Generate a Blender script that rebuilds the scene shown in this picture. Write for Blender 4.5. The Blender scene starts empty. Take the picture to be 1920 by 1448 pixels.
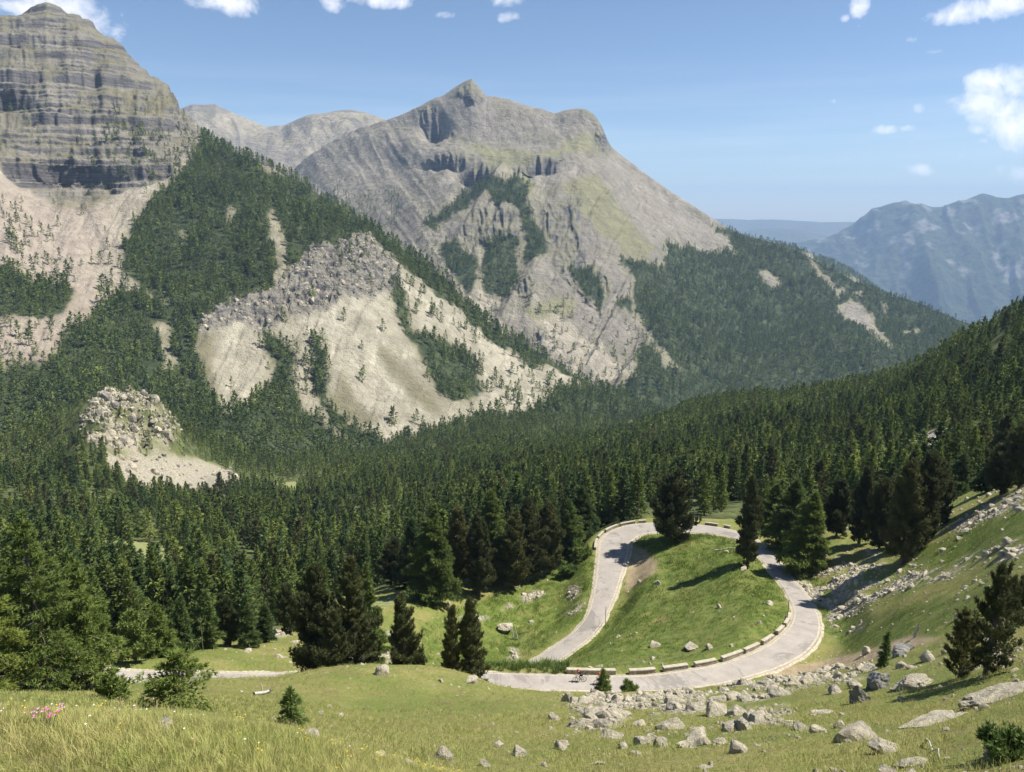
import bpy, bmesh, math, random
import numpy as np
from mathutils import Vector, Matrix

# ---------------------------------------------------------------- camera, sky, sun, exposure
SC = bpy.context.scene
COL = SC.collection
F, CX, CY = 1478.0, 960.0, 724.0            # focal length and centre in photograph pixels
PITCH = math.radians(12.4)
cam_d = bpy.data.cameras.new('camera')
cam_d.sensor_width = 36.0
cam_d.lens = 36.0 * F / 1920.0
cam_d.clip_start = 0.1
cam_d.clip_end = 200000.0
cam = bpy.data.objects.new('camera', cam_d)
COL.objects.link(cam)
cam.location = (0, 0, 0)
cam.rotation_euler = (math.pi / 2 - PITCH, 0, 0)
SC.camera = cam

SUN_AZ, SUN_EL = math.radians(86), math.radians(57)      # azimuth clockwise from +Y
world = bpy.data.worlds.new('World')
SC.world = world
world.use_nodes = True
SKY_STRENGTH = 0.073
SC.view_settings.view_transform = 'Standard'
SC.view_settings.look = 'None'
SC.view_settings.gamma = 1.0
SC.view_settings.exposure = 0.88
sun_d = bpy.data.lights.new('sun', 'SUN')
sun_d.energy = 5.0
sun_d.angle = math.radians(0.5)
sun_d.color = (1.0, 0.95, 0.86)
sun = bpy.data.objects.new('sun', sun_d)
COL.objects.link(sun)
SUN_DIR = Vector((math.sin(SUN_AZ) * math.cos(SUN_EL), math.cos(SUN_AZ) * math.cos(SUN_EL), math.sin(SUN_EL)))
sun.rotation_euler = SUN_DIR.to_track_quat('Z', 'Y').to_euler()
SC.cycles.max_bounces = 5
SC.cycles.diffuse_bounces = 2
SC.cycles.transmission_bounces = 3
SC.cycles.glossy_bounces = 1
SC.cycles.volume_bounces = 0
SC.cycles.transparent_max_bounces = 8
SC.cycles.use_denoising = True

CLOUDS = [  # px, py, half width px, half height px, strength, tilt in degrees
    (110, 12, 80, 30, 1.0, 14), (45, 14, 34, 12, 1.0, 0), (168, 40, 26, 12, .9, 45), (432, -6, 66, 24, 1.0, 0), (625, 2, 30, 18, .75, 0), (700, 0, 82, 13, .7, 0),
    (835, 28, 30, 8, .45, 0), (950, 0, 30, 14, .7, 0), (958, 32, 22, 11, .65, 0),
    (1612, 12, 15, 20, .75, 0), (1585, 34, 8, 7, .5, 0), (1612, 48, 10, 5, .3, 0),
    (1815, 22, 56, 17, 1.0, 0), (1905, 2, 54, 19, 1.0, 0), (1710, 75, 14, 7, .6, 0),
    (1752, 97, 17, 6, .5, 0), (1878, 158, 58, 24, 1.0, 6), (1836, 192, 48, 17, 1.0, 5), (1898, 226, 72, 32, 1.1, 38),
    (1650, 243, 24, 9, .85, 0), (1706, 241, 16, 7, .55, 0), (1566, 190, 10, 6, .3, 0),
    (1730, 318, 26, 9, .8, 12), (1782, 331, 10, 5, .4, 0), (1838, 243, 18, 9, .7, 0), (1806, 291, 20, 6, .4, 0),
    (1908, 281, 28, 7, .6, 20), (1720, 205, 14, 10, .3, 0), (1842, 265, 12, 6, .4, 0), (1960, 330, 60, 18, .8, 10), (-60, 60, 90, 40, 1, 0), (2050, 120, 80, 50, 1, 0)]


def setup_world():
    nt = world.node_tree
    N, L = nt.nodes, nt.links
    N.clear()
    out = N.new('ShaderNodeOutputWorld')
    bg = N.new('ShaderNodeBackground')
    bg.inputs['Strength'].default_value = SKY_STRENGTH
    sky = N.new('ShaderNodeTexSky')
    sky.sky_type = 'NISHITA'
    sky.sun_disc = False
    sky.sun_elevation = SUN_EL
    sky.sun_rotation = SUN_AZ
    sky.altitude = 2000
    sky.air_density = 1.0
    sky.dust_density = 0.8
    sky.ozone_density = 3.0
    tc = N.new('ShaderNodeTexCoord')
    sep = N.new('ShaderNodeSeparateXYZ')
    L.new(tc.outputs['Generated'], sep.inputs[0])

    def m(op, a, b=None, c=None, clamp=False):
        n = N.new('ShaderNodeMath')
        n.operation = op
        n.use_clamp = clamp
        for i, v in enumerate((a, b, c)):
            if v is None:
                continue
            if isinstance(v, (int, float)):
                n.inputs[i].default_value = v
            else:
                L.new(v, n.inputs[i])
        return n.outputs[0]
    az = m('ARCTAN2', sep.outputs['X'], sep.outputs['Y'])
    hyp = m('SQRT', m('ADD', m('MULTIPLY', sep.outputs['X'], sep.outputs['X']), m('MULTIPLY', sep.outputs['Y'], sep.outputs['Y'])))
    el = m('ARCTAN2', sep.outputs['Z'], hyp)
    nz = N.new('ShaderNodeTexNoise')
    nz.inputs['Scale'].default_value = 38.0
    nz.inputs['Detail'].default_value = 7
    nz.inputs['Roughness'].default_value = 0.62
    nz.inputs['Distortion'].default_value = 0.3
    L.new(tc.outputs['Generated'], nz.inputs['Vector'])
    nz2 = N.new('ShaderNodeTexNoise')
    nz2.inputs['Scale'].default_value = 9.0
    nz2.inputs['Detail'].default_value = 3
    L.new(tc.outputs['Generated'], nz2.inputs['Vector'])
    nfac = m('ADD', m('MULTIPLY', m('SUBTRACT', nz.outputs['Fac'], 0.5), 4.6), m('MULTIPLY', m('SUBTRACT', nz2.outputs['Fac'], 0.5), 1.2))
    total = None
    for (px, py, a, b, s, tl) in CLOUDS:
        d = pix_dir(px, py)
        A, E = math.atan2(d[0], d[1]), math.atan2(d[2], math.hypot(d[0], d[1]))
        ca, sa = math.cos(math.radians(tl)), math.sin(math.radians(tl))
        ra, rb = a / F, b / F
        dx, dy = m('SUBTRACT', az, A), m('SUBTRACT', E, el)     # dy grows downward like the picture
        u = m('ADD', m('MULTIPLY', dx, ca / ra), m('MULTIPLY', dy, sa / ra))
        v = m('ADD', m('MULTIPLY', dx, -sa / rb), m('MULTIPLY', dy, ca / rb))
        q = m('SUBTRACT', s * 1.3, m('ADD', m('MULTIPLY', u, u), m('MULTIPLY', v, v)))
        total = q if total is None else m('MAXIMUM', total, q)
    dens = m('MULTIPLY', m('ADD', m('MAXIMUM', total, -1.6), nfac), 0.42, clamp=True)
    # thin veil low in the sky
    st = N.new('ShaderNodeTexNoise')
    mp = N.new('ShaderNodeMapping')
    mp.inputs['Scale'].default_value = (2.0, 2.0, 34.0)
    L.new(tc.outputs['Generated'], mp.inputs['Vector'])
    L.new(mp.outputs[0], st.inputs['Vector'])
    st.inputs['Scale'].default_value = 1.6
    st.inputs['Detail'].default_value = 4
    band = m('SUBTRACT', 1.0, m('ABSOLUTE', m('MULTIPLY', m('SUBTRACT', el, 0.09), 11.0)), clamp=True)
    veil = m('MULTIPLY', m('MULTIPLY', m('SUBTRACT', st.outputs['Fac'], 0.42), 2.0, clamp=True), m('MULTIPLY', band, 0.20))
    dens = m('MAXIMUM', dens, veil)
    mix = N.new('ShaderNodeMix')
    mix.data_type = 'RGBA'
    L.new(dens, mix.inputs[0])
    L.new(sky.outputs[0], mix.inputs[6])
    mix.inputs[7].default_value = (11.4, 11.1, 11.2, 1)
    L.new(mix.outputs[2], bg.inputs['Color'])
    L.new(bg.outputs[0], out.inputs['Surface'])


def pix_dir(px, py):
    """direction of a photograph pixel: x right, y horizontal forward, z up"""
    dx, dy = (np.asarray(px, float) - CX), (np.asarray(py, float) - CY)
    fy = F * math.cos(PITCH) - dy * math.sin(PITCH)
    fz = -dy * math.cos(PITCH) - F * math.sin(PITCH)
    return dx, fy, fz


def P3(px, py, r):
    """point at horizontal range r"""
    x, y, z = pix_dir(px, py)
    h = np.hypot(x, y)
    return np.stack(np.broadcast_arrays(x / h * r, y / h * r, z / h * r), -1)


def tanE(px, py):
    x, y, z = pix_dir(px, py)
    return z / np.hypot(x, y)


def project(X, Y, Z):
    c, s = math.cos(PITCH), math.sin(PITCH)
    dep = Y * c - Z * s
    up = Y * s + Z * c
    dep = np.maximum(dep, 1e-3)
    return CX + F * X / dep, CY - F * up / dep


setup_world()

# ---------------------------------------------------------------- numpy noise


def _hash(ix, iy, seed):
    h = (ix.astype(np.int64) * 374761393 + iy.astype(np.int64) * 668265263 + seed * 974634777) & 0xffffffff
    h = ((h ^ (h >> 13)) * 1274126177) & 0xffffffff
    h = ((h ^ (h >> 16)) * 2246822519) & 0xffffffff
    return ((h ^ (h >> 15)) & 0xffffff) / float(0xffffff)


def vnoise(x, y, seed=0):
    x = np.asarray(x, float)
    y = np.asarray(y, float)
    ix, iy = np.floor(x), np.floor(y)
    fx, fy = x - ix, y - iy
    fx = fx * fx * fx * (fx * (fx * 6 - 15) + 10)
    fy = fy * fy * fy * (fy * (fy * 6 - 15) + 10)
    a, b = _hash(ix, iy, seed), _hash(ix + 1, iy, seed)
    c, d = _hash(ix, iy + 1, seed), _hash(ix + 1, iy + 1, seed)
    return (a + (b - a) * fx) * (1 - fy) + (c + (d - c) * fx) * fy


def fbm(x, y, seed=0, octv=5, gain=0.5, lac=2.03):
    s, a, t = 0.0, 1.0, 0.0
    for i in range(octv):
        s = s + a * (vnoise(x, y, seed + i * 17) - 0.5)
        t += a
        a *= gain
        x, y = x * lac * 0.8 + y * lac * 0.6 + 3.1, -x * lac * 0.6 + y * lac * 0.8 + 7.7
    return s / t * 2


def ridged(x, y, seed=0, octv=5, gain=0.55, lac=2.03):
    s, a, t = 0.0, 1.0, 0.0
    for i in range(octv):
        s = s + a * (1 - np.abs(vnoise(x, y, seed + i * 17) * 2 - 1))
        t += a
        a *= gain
        x, y = x * lac * 0.8 + y * lac * 0.6 + 3.1, -x * lac * 0.6 + y * lac * 0.8 + 7.7
    return s / t


def inpoly(px, py, poly):
    res = np.zeros(np.shape(px), bool)
    n = len(poly)
    for i in range(n):
        x0, y0 = poly[i]
        x1, y1 = poly[(i + 1) % n]
        if y0 == y1:
            continue
        c = ((y0 > py) != (y1 > py)) & (px < (x1 - x0) * (py - y0) / (y1 - y0) + x0)
        res ^= c
    return res


def anypoly(px, py, polys):
    r = np.zeros(np.shape(px), bool)
    for p in polys:
        xs = [q[0] for q in p]
        ys = [q[1] for q in p]
        m = (px >= min(xs)) & (px <= max(xs)) & (py >= min(ys)) & (py <= max(ys))
        if m.any():
            r[m] |= inpoly(px[m], py[m], p)
    return r


def smooth2(a, n=1):
    for _ in range(n):
        a = a.copy()
        a[1:-1] = (a[:-2] + 2 * a[1:-1] + a[2:]) / 4
        a[:, 1:-1] = (a[:, :-2] + 2 * a[:, 1:-1] + a[:, 2:]) / 4
    return a


def sstep(a, b, x):
    t = np.clip((x - a) / (b - a), 0, 1)
    return t * t * (3 - 2 * t)

# ---------------------------------------------------------------- mesh and object helpers


def mesh_from(name, verts, faces=None, quads=None, tris=None, smooth=False):
    me = bpy.data.meshes.new(name)
    verts = np.asarray(verts, np.float32).reshape(-1, 3)
    parts = []
    if quads is not None and len(quads):
        parts.append((np.asarray(quads, np.int32).reshape(-1, 4), 4))
    if tris is not None and len(tris):
        parts.append((np.asarray(tris, np.int32).reshape(-1, 3), 3))
    if parts:
        me.vertices.add(len(verts))
        me.vertices.foreach_set('co', verts.ravel())
        idx = np.concatenate([p.ravel() for p, k in parts])
        tot = np.concatenate([np.full(len(p), k, np.int32) for p, k in parts])
        st = np.concatenate([[0], np.cumsum(tot)[:-1]]).astype(np.int32)
        me.loops.add(len(idx))
        me.loops.foreach_set('vertex_index', idx)
        me.polygons.add(len(tot))
        me.polygons.foreach_set('loop_start', st)
        me.polygons.foreach_set('loop_total', tot)
        me.polygons.foreach_set('use_smooth', np.full(len(tot), smooth))
    else:
        me.from_pydata([tuple(v) for v in verts], [], faces or [])
        if smooth:
            for p in me.polygons:
                p.use_smooth = True
    me.update()
    return me


def link(name, me, mat=None, parent=None, loc=None, rot=None, scale=None):
    o = bpy.data.objects.new(name, me)
    COL.objects.link(o)
    if mat is not None and me is not None and not me.materials:
        me.materials.append(mat)
    if parent is not None:
        o.parent = parent
    if loc is not None:
        o.location = loc
    if rot is not None:
        o.rotation_euler = rot
    if scale is not None:
        o.scale = scale if hasattr(scale, '__len__') else (scale,) * 3
    return o


def tag(o, label=None, cat=None, group=None, kind=None):
    if label:
        o['label'] = label
    if cat:
        o['category'] = cat
    if group:
        o['group'] = group
    if kind:
        o['kind'] = kind
    return o


def empty(name, loc=(0, 0, 0), rz=0.0):
    o = bpy.data.objects.new(name, None)
    COL.objects.link(o)
    o.location = loc
    o.rotation_euler = (0, 0, rz)
    o.empty_display_size = 0.2
    return o


def copy_tree(o, parent=None):
    c = o.copy()
    COL.objects.link(c)
    if parent is not None:
        c.parent = parent
    for ch in list(o.children):
        copy_tree(ch, c)
    return c


def col_attr(me, name, rgba):
    a = me.color_attributes.new(name, 'FLOAT_COLOR', 'POINT')
    a.data.foreach_set('color', np.asarray(rgba, np.float32).ravel())


def grid_quads(nr, nc):
    i = np.arange(nr - 1)[:, None] * nc + np.arange(nc - 1)[None]
    return np.stack([i, i + 1, i + nc + 1, i + nc], -1).reshape(-1, 4)

# ---------------------------------------------------------------- material helpers


class NB:
    def __init__(self, name):
        self.m = bpy.data.materials.new(name)
        self.m.use_nodes = True
        self.t = self.m.node_tree
        self.N, self.L = self.t.nodes, self.t.links
        self.b = self.N['Principled BSDF']
        self.b.inputs['Roughness'].default_value = 0.9
        self.b.inputs['Specular IOR Level'].default_value = 0.15
        self.tc = self.N.new('ShaderNodeTexCoord')

    def put(self, sock, v):
        if isinstance(v, (int, float)):
            sock.default_value = v
        elif isinstance(v, (tuple, list)):
            sock.default_value = tuple(v) + ((1,) if len(v) == 3 and sock.type == 'RGBA' else ())
        else:
            self.L.new(v, sock)

    def noise(self, scale, detail=4, rough=.6, vec=None, sc=None, dist=0, out='Fac'):
        n = self.N.new('ShaderNodeTexNoise')
        n.inputs['Scale'].default_value = scale
        n.inputs['Detail'].default_value = detail
        n.inputs['Roughness'].default_value = rough
        n.inputs['Distortion'].default_value = dist
        v = vec if vec is not None else self.tc.outputs['Object']
        if sc is not None:
            mp = self.N.new('ShaderNodeMapping')
            mp.inputs['Scale'].default_value = sc
            self.L.new(v, mp.inputs['Vector'])
            v = mp.outputs[0]
        self.L.new(v, n.inputs['Vector'])
        return n.outputs[out]

    def voro(self, scale, feature='F1', out='Distance', vec=None, sc=None):
        n = self.N.new('ShaderNodeTexVoronoi')
        n.feature = feature
        n.inputs['Scale'].default_value = scale
        v = vec if vec is not None else self.tc.outputs['Object']
        if sc is not None:
            mp = self.N.new('ShaderNodeMapping')
            mp.inputs['Scale'].default_value = sc
            self.L.new(v, mp.inputs['Vector'])
            v = mp.outputs[0]
        self.L.new(v, n.inputs['Vector'])
        return n.outputs[out]

    def math(self, op, a, b=0.0, clamp=False):
        n = self.N.new('ShaderNodeMath')
        n.operation = op
        n.use_clamp = clamp
        self.put(n.inputs[0], a)
        self.put(n.inputs[1], b)
        return n.outputs[0]

    def ramp(self, v, lo, hi):
        n = self.N.new('ShaderNodeMapRange')
        n.interpolation_type = 'SMOOTHSTEP'
        self.put(n.inputs[0], v)
        n.inputs[1].default_value = lo
        n.inputs[2].default_value = hi
        return n.outputs[0]

    def mix(self, f, a, b, mode='MIX'):
        n = self.N.new('ShaderNodeMix')
        n.data_type = 'RGBA'
        n.blend_type = mode
        self.put(n.inputs[0], f)
        self.put(n.inputs[6], a)
        self.put(n.inputs[7], b)
        return n.outputs[2]

    def attr(self, name):
        n = self.N.new('ShaderNodeAttribute')
        n.attribute_name = name
        s = self.N.new('ShaderNodeSeparateColor')
        self.L.new(n.outputs['Color'], s.inputs[0])
        return s.outputs[0], s.outputs[1], s.outputs[2]

    def color(self, v):
        self.put(self.b.inputs['Base Color'], v)

    def bump(self, h, strength=.5, dist=.1):
        n = self.N.new('ShaderNodeBump')
        n.inputs['Strength'].default_value = strength
        n.inputs['Distance'].default_value = dist
        self.L.new(h, n.inputs['Height'])
        self.L.new(n.outputs[0], self.b.inputs['Normal'])

    def normal_z(self):
        g = self.N.new('ShaderNodeNewGeometry')
        s = self.N.new('ShaderNodeSeparateXYZ')
        self.L.new(g.outputs['Normal'], s.inputs[0])
        return s.outputs[2]

    def pos(self):
        g = self.N.new('ShaderNodeNewGeometry')
        return g.outputs['Position']

    def rnd(self):
        return self.N.new('ShaderNodeObjectInfo').outputs['Random']

# ================================================================ MOUNTAINS
def pchip_rows(K, V, T):
    """K knots (n,), V (n, nc), T targets (m,) -> (m, nc) monotone cubic"""
    h = np.diff(K)[:, None]
    d = np.diff(V, axis=0) / h
    m = np.zeros_like(V)
    s = np.sign(d[:-1]) * np.sign(d[1:])
    w1, w2 = 2 * h[1:] + h[:-1], h[1:] + 2 * h[:-1]
    with np.errstate(all='ignore'):
        hm = (w1 + w2) / (w1 / d[:-1] + w2 / d[1:])
    m[1:-1] = np.where(s > 0, hm, 0)
    m[0], m[-1] = d[0], d[-1]
    m = np.nan_to_num(m)
    j = np.clip(np.searchsorted(K, T, side='right') - 1, 0, len(K) - 2)
    t = ((T - K[j]) / (K[j + 1] - K[j]))[:, None]
    hh = (K[j + 1] - K[j])[:, None]
    return ((1 + 2 * t) * (1 - t) ** 2 * V[j] + t * (1 - t) ** 2 * hh * m[j]
            + t * t * (3 - 2 * t) * V[j + 1] + t * t * (t - 1) * hh * m[j + 1])


def sm1(a, n):
    for _ in range(n):
        a = a.copy()
        a[1:-1] = (a[:-2] + 2 * a[1:-1] + a[2:]) / 4
    return a


class Sheet:
    """slope lofted between lines that run across it at their own distances"""

    def __init__(self, x0, x1, nx, curves, rows, back=(500, .6)):
        self.nx = nx
        px = np.linspace(x0, x1, nx)
        tE, R = [], []
        for k, c in enumerate(curves):
            c = sorted(c)
            cx = [p[0] for p in c]
            ridge = k == len(curves) - 1
            y = sm1(np.interp(px, cx, [p[1] for p in c]), 1 if ridge else 60)
            r = sm1(np.interp(px, cx, [p[2] for p in c]), 60)
            tE.append(tanE(px, y))
            R.append(r)
        rr = R[-1]
        zr = tE[-1] * rr
        for f in (.25, 1.0):
            rb = rr + back[0] * f
            tE.append((zr - back[0] * f * back[1]) / rb)
            R.append(rb)
        tE, R = np.array(tE), np.array(R)
        rows = list(rows) + [8, 10]
        K = np.arange(len(tE), dtype=float)
        T = np.concatenate([np.linspace(i, i + 1, rows[i], endpoint=False) for i in range(len(K) - 1)] + [[K[-1]]])
        self.T = T
        self.nr = len(T)
        TE = pchip_rows(K, tE, T)
        RR = np.exp(pchip_rows(K, np.log(R), T))
        X0, Y0, _ = pix_dir(px, np.full(nx, 500.0))
        az = np.arctan2(X0, Y0)[None]
        # the column keeps its photograph x: refine azimuth from elevation
        Zt = TE
        fy = F * math.cos(PITCH)
        s, c = math.sin(PITCH), math.cos(PITCH)
        a = np.broadcast_to(az, TE.shape).copy()
        for _ in range(3):
            dep = np.cos(a) * c - Zt * s
            sa = (px[None] - CX) / F * dep
            a = np.arcsin(np.clip(sa, -.99, .99))
        self.X, self.Y, self.Z = np.sin(a) * RR, np.cos(a) * RR, TE * RR
        self.R = RR
        self.px, self.py = project(self.X, self.Y, self.Z)
        self.front = sstep(len(curves) - 1 + .3, len(curves) - 1 - .02, np.broadcast_to(T[:, None], TE.shape))
        self.K = len(curves)
        self.calm = self.front * (1 - .75 * sstep(len(curves) - 1.45, len(curves) - 1.02, np.broadcast_to(T[:, None], TE.shape)))

    def warp(self, amp=8.0, wl=28.0, seed=3):
        wx = self.px + 1.6 * (amp * fbm(self.px / wl, self.py / wl, seed, 6, .65) + 9 * fbm(self.px / 60, self.py / 60, seed + 9, 3))
        wy = self.py + 1.6 * (amp * fbm(self.px / wl, self.py / wl, seed + 50, 6, .65) + 9 * fbm(self.px / 60, self.py / 60, seed + 59, 3))
        return wx, wy

    def push(self, d):
        """move the surface d metres away from the viewer's side, level layers staying level"""
        k = 1 + d / self.R
        self.X = self.X * k
        self.Y = self.Y * k

    def fade(self, m, n=2):
        return smooth2(m.astype(float), n)

    def build(self, name, mat, m1, m2):
        V = np.stack([self.X, self.Y, self.Z], -1).reshape(-1, 3)
        me = mesh_from(name, V, quads=grid_quads(self.nr, self.nx), smooth=True)
        z = np.ones(self.X.shape)
        col_attr(me, 'm1', np.stack([np.broadcast_to(q, z.shape) for q in m1] + [z], -1))
        col_attr(me, 'm2', np.stack([np.broadcast_to(q, z.shape) for q in m2] + [z], -1))
        self.o = link(name, me, mat)
        tag(self.o, kind='structure')
        return self.o

    def scatter(self, dens, spacing, seed, maxrow=None):
        """random points over the surface, dens 0..1 per vertex, one per spacing**2 square metres of ground"""
        X, Y, Z = self.X, self.Y, self.Z
        ax, ay = X[:-1, 1:] - X[:-1, :-1], Y[:-1, 1:] - Y[:-1, :-1]
        bx, by = X[1:, :-1] - X[:-1, :-1], Y[1:, :-1] - Y[:-1, :-1]
        area = np.abs(ax * by - ay * bx)
        d = (dens[:-1, :-1] + dens[1:, 1:] + dens[:-1, 1:] + dens[1:, :-1]) / 4
        if maxrow is not None:
            d = d * (self.T[:-1, None] < maxrow)
        w = (area * d).ravel()
        rng = np.random.default_rng(seed)
        n = int(w.sum() / spacing ** 2)
        if n < 1:
            return np.zeros((0, 3))
        idx = np.searchsorted(np.cumsum(w) / w.sum(), rng.random(n))
        idx = np.minimum(idx, len(w) - 1)
        i, j = idx // (self.nx - 1), idx % (self.nx - 1)
        u, v = rng.random(n), rng.random(n)
        out = []
        for A in (X, Y, Z):
            out.append((A[i, j] * (1 - u) + A[i, j + 1] * u) * (1 - v) + (A[i + 1, j] * (1 - u) + A[i + 1, j + 1] * u) * v)
        return np.stack(out, -1)


def gully(px, py, ang, wl, seed, octv=4, stretch=6.0):
    """ridged noise drawn out along a fall line; ang: direction of the fall line in the picture, degrees from vertical"""
    a = math.radians(ang)
    across = px * math.cos(a) - py * math.sin(a)
    along = px * math.sin(a) + py * math.cos(a)
    across = across + 10 * fbm(px / 60, py / 60, seed + 5)
    return ridged(across / wl, along / (wl * stretch), seed, octv)


def mountain_material(name, scree=(.43, .395, .30), scree2=(.32, .29, .22), rock=(.085, .08, .078), grass=(.135, .124, .07), pink=(.40, .335, .27), feat=1.0):
    n = NB(name)
    f, s, r = n.attr('m1')
    g, p, k = n.attr('m2')
    P = n.pos()
    big = n.noise(.012 * feat, 5, .6, P)
    mid = n.noise(.06 * feat, 6, .65, P)
    fine = n.noise(.35 * feat, 5, .7, P)
    sc = n.mix(n.ramp(mid, .3, .7), scree, scree2)
    sc = n.mix(n.math('MULTIPLY', n.ramp(big, .45, .7), .45), sc, grass)
    streak = n.noise(.05 * feat, 6, .7, P, sc=(1.0, .35, .25), dist=.4)
    sc = n.mix(n.math('MULTIPLY', n.ramp(streak, .5, .66), .5), sc, tuple(c * .62 for c in scree2))
    sc = n.mix(n.math('MULTIPLY', n.ramp(streak, .46, .34), .6), sc, tuple(min(.6, c * 1.3) for c in scree))
    sc = n.mix(n.math('MULTIPLY', n.ramp(fine, .52, .7), .25), sc, tuple(c * .5 for c in scree2))
    sc = n.mix(p, sc, n.mix(n.ramp(mid, .3, .7), pink, tuple(c * .72 for c in pink)))
    # steep ground shows layered rock
    lay = n.noise(.09 * feat, 5, .7, P, sc=(.10, .10, 3.6))
    rk = n.mix(n.ramp(lay, .42, .58), rock, tuple(c * 1.9 for c in rock))
    rk = n.mix(n.math('MULTIPLY', n.ramp(fine, .45, .75), .5), rk, tuple(c * .55 for c in rock))
    gr = n.mix(n.ramp(mid, .35, .7), grass, tuple(c * 1.5 for c in grass))
    nz = n.normal_z()
    steep = n.math('SUBTRACT', 1.0, n.ramp(n.math('ADD', nz, n.math('MULTIPLY', n.math('SUBTRACT', mid, .5), .25)), .48, .72))
    rkw = n.math('MULTIPLY', r, n.math('ADD', n.math('MULTIPLY', steep, .45), .55), clamp=True)
    c = n.mix(g, sc, gr)
    c = n.mix(rkw, c, rk)
    c = n.mix(n.math('MULTIPLY', k, n.math('SUBTRACT', 1.0, steep), clamp=True), c, gr)
    c = n.mix(f, c, n.mix(n.ramp(mid, .4, .7), (.035, .05, .022), (.085, .10, .04)))
    c = n.mix(n.math('MULTIPLY', n.ramp(fine, .5, .8), .25), c, (.06, .07, .05))
    n.color(c)
    h = n.math('ADD', n.math('MULTIPLY', mid, 1.0), n.math('MULTIPLY', fine, .35))
    n.bump(h, 1.0, 9.0 / feat)
    return n.m


MM = mountain_material('mountain_rock')

# ---- the layered peak on the left with its forested spur
L_ridge = [(-900, 260, 2300), (-700, 180, 2250), (-500, 120, 2200), (-300, 70, 2150), (-120, 40, 2130), (0, 26, 2130), (30, 23, 2130), (60, 13, 2130), (85, 5, 2130), (108, 14, 2120), (150, 32, 2090),
           (168, 42, 2080), (190, 62, 2060), (215, 76, 2040), (240, 97, 2010), (255, 118, 1990), (275, 133, 1960), (300, 150, 1920), (318, 163, 1880), (330, 182, 1850),
           (336, 200, 1820), (350, 207, 1780), (365, 228, 1730), (385, 250, 1680), (405, 272, 1620), (430, 281, 1540), (480, 302, 1470), (540, 330, 1420), (600, 368, 1390),
           (640, 388, 1375), (660, 403, 1370), (700, 432, 1350), (760, 470, 1330), (810, 506, 1310), (845, 530, 1300), (870, 568, 1290), (920, 610, 1285),
           (975, 648, 1280), (1010, 664, 1280), (1050, 690, 1280), (1100, 716, 1280), (1180, 752, 1290), (1300, 800, 1300), (1500, 850, 1350)]
L_foot = [(-900, 900, 600), (-300, 900, 640), (0, 850, 680), (200, 830, 690), (330, 880, 670), (450, 880, 690), (600, 905, 740), (740, 895, 790), (850, 880, 850), (950, 860, 920), (1050, 840, 1020),
          (1180, 830, 1150), (1300, 850, 1200), (1500, 900, 1250)]
L_a = [(-900, 700, 900), (-300, 690, 900), (0, 680, 900), (200, 690, 880), (330, 740, 850), (450, 765, 830), (600, 790, 850), (740, 835, 850), (850, 800, 920), (950, 780, 990), (1050, 765, 1090),
       (1180, 780, 1200), (1300, 820, 1240), (1500, 870, 1300)]
L_b = [(-900, 560, 1080), (-300, 540, 1090), (0, 530, 1110), (120, 540, 1100), (230, 570, 1060), (370, 618, 985), (450, 618, 1000), (520, 600, 1020), (600, 570, 1060), (660, 560, 1080), (740, 600, 1070),
       (800, 640, 1080), (870, 665, 1120), (950, 700, 1150), (1050, 722, 1200), (1180, 764, 1240), (1300, 808, 1260), (1500, 860, 1320)]
L_c = [(-900, 440, 1350), (-300, 420, 1370), (-60, 350, 1420), (0, 330, 1440), (50, 362, 1420), (90, 378, 1400), (170, 385, 1390), (230, 372, 1400), (300, 360, 1400), (400, 400, 1290), (500, 430, 1220),
       (600, 468, 1190), (690, 472, 1220), (740, 500, 1230), (800, 540, 1230), (870, 600, 1230), (950, 655, 1240), (1050, 702, 1245), (1180, 756, 1270), (1300, 804, 1280), (1500, 855, 1335)]
L_d = [(-900, 350, 1750), (-300, 260, 1720), (0, 180, 1700), (85, 190, 1700), (170, 200, 1690), (250, 220, 1650), (300, 250, 1600), (350, 290, 1540), (400, 320, 1470), (430, 320, 1440), (500, 350, 1360),
       (600, 410, 1300), (700, 448, 1295), (800, 516, 1280), (870, 580, 1262), (950, 632, 1262), (1050, 695, 1265), (1180, 754, 1282), (1300, 802, 1290), (1500, 852, 1345)]
SL = Sheet(-900, 1500, 900, [L_foot, L_a, L_b, L_c, L_d, L_ridge], [40, 90, 110, 130, 160], back=(700, .55))

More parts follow.
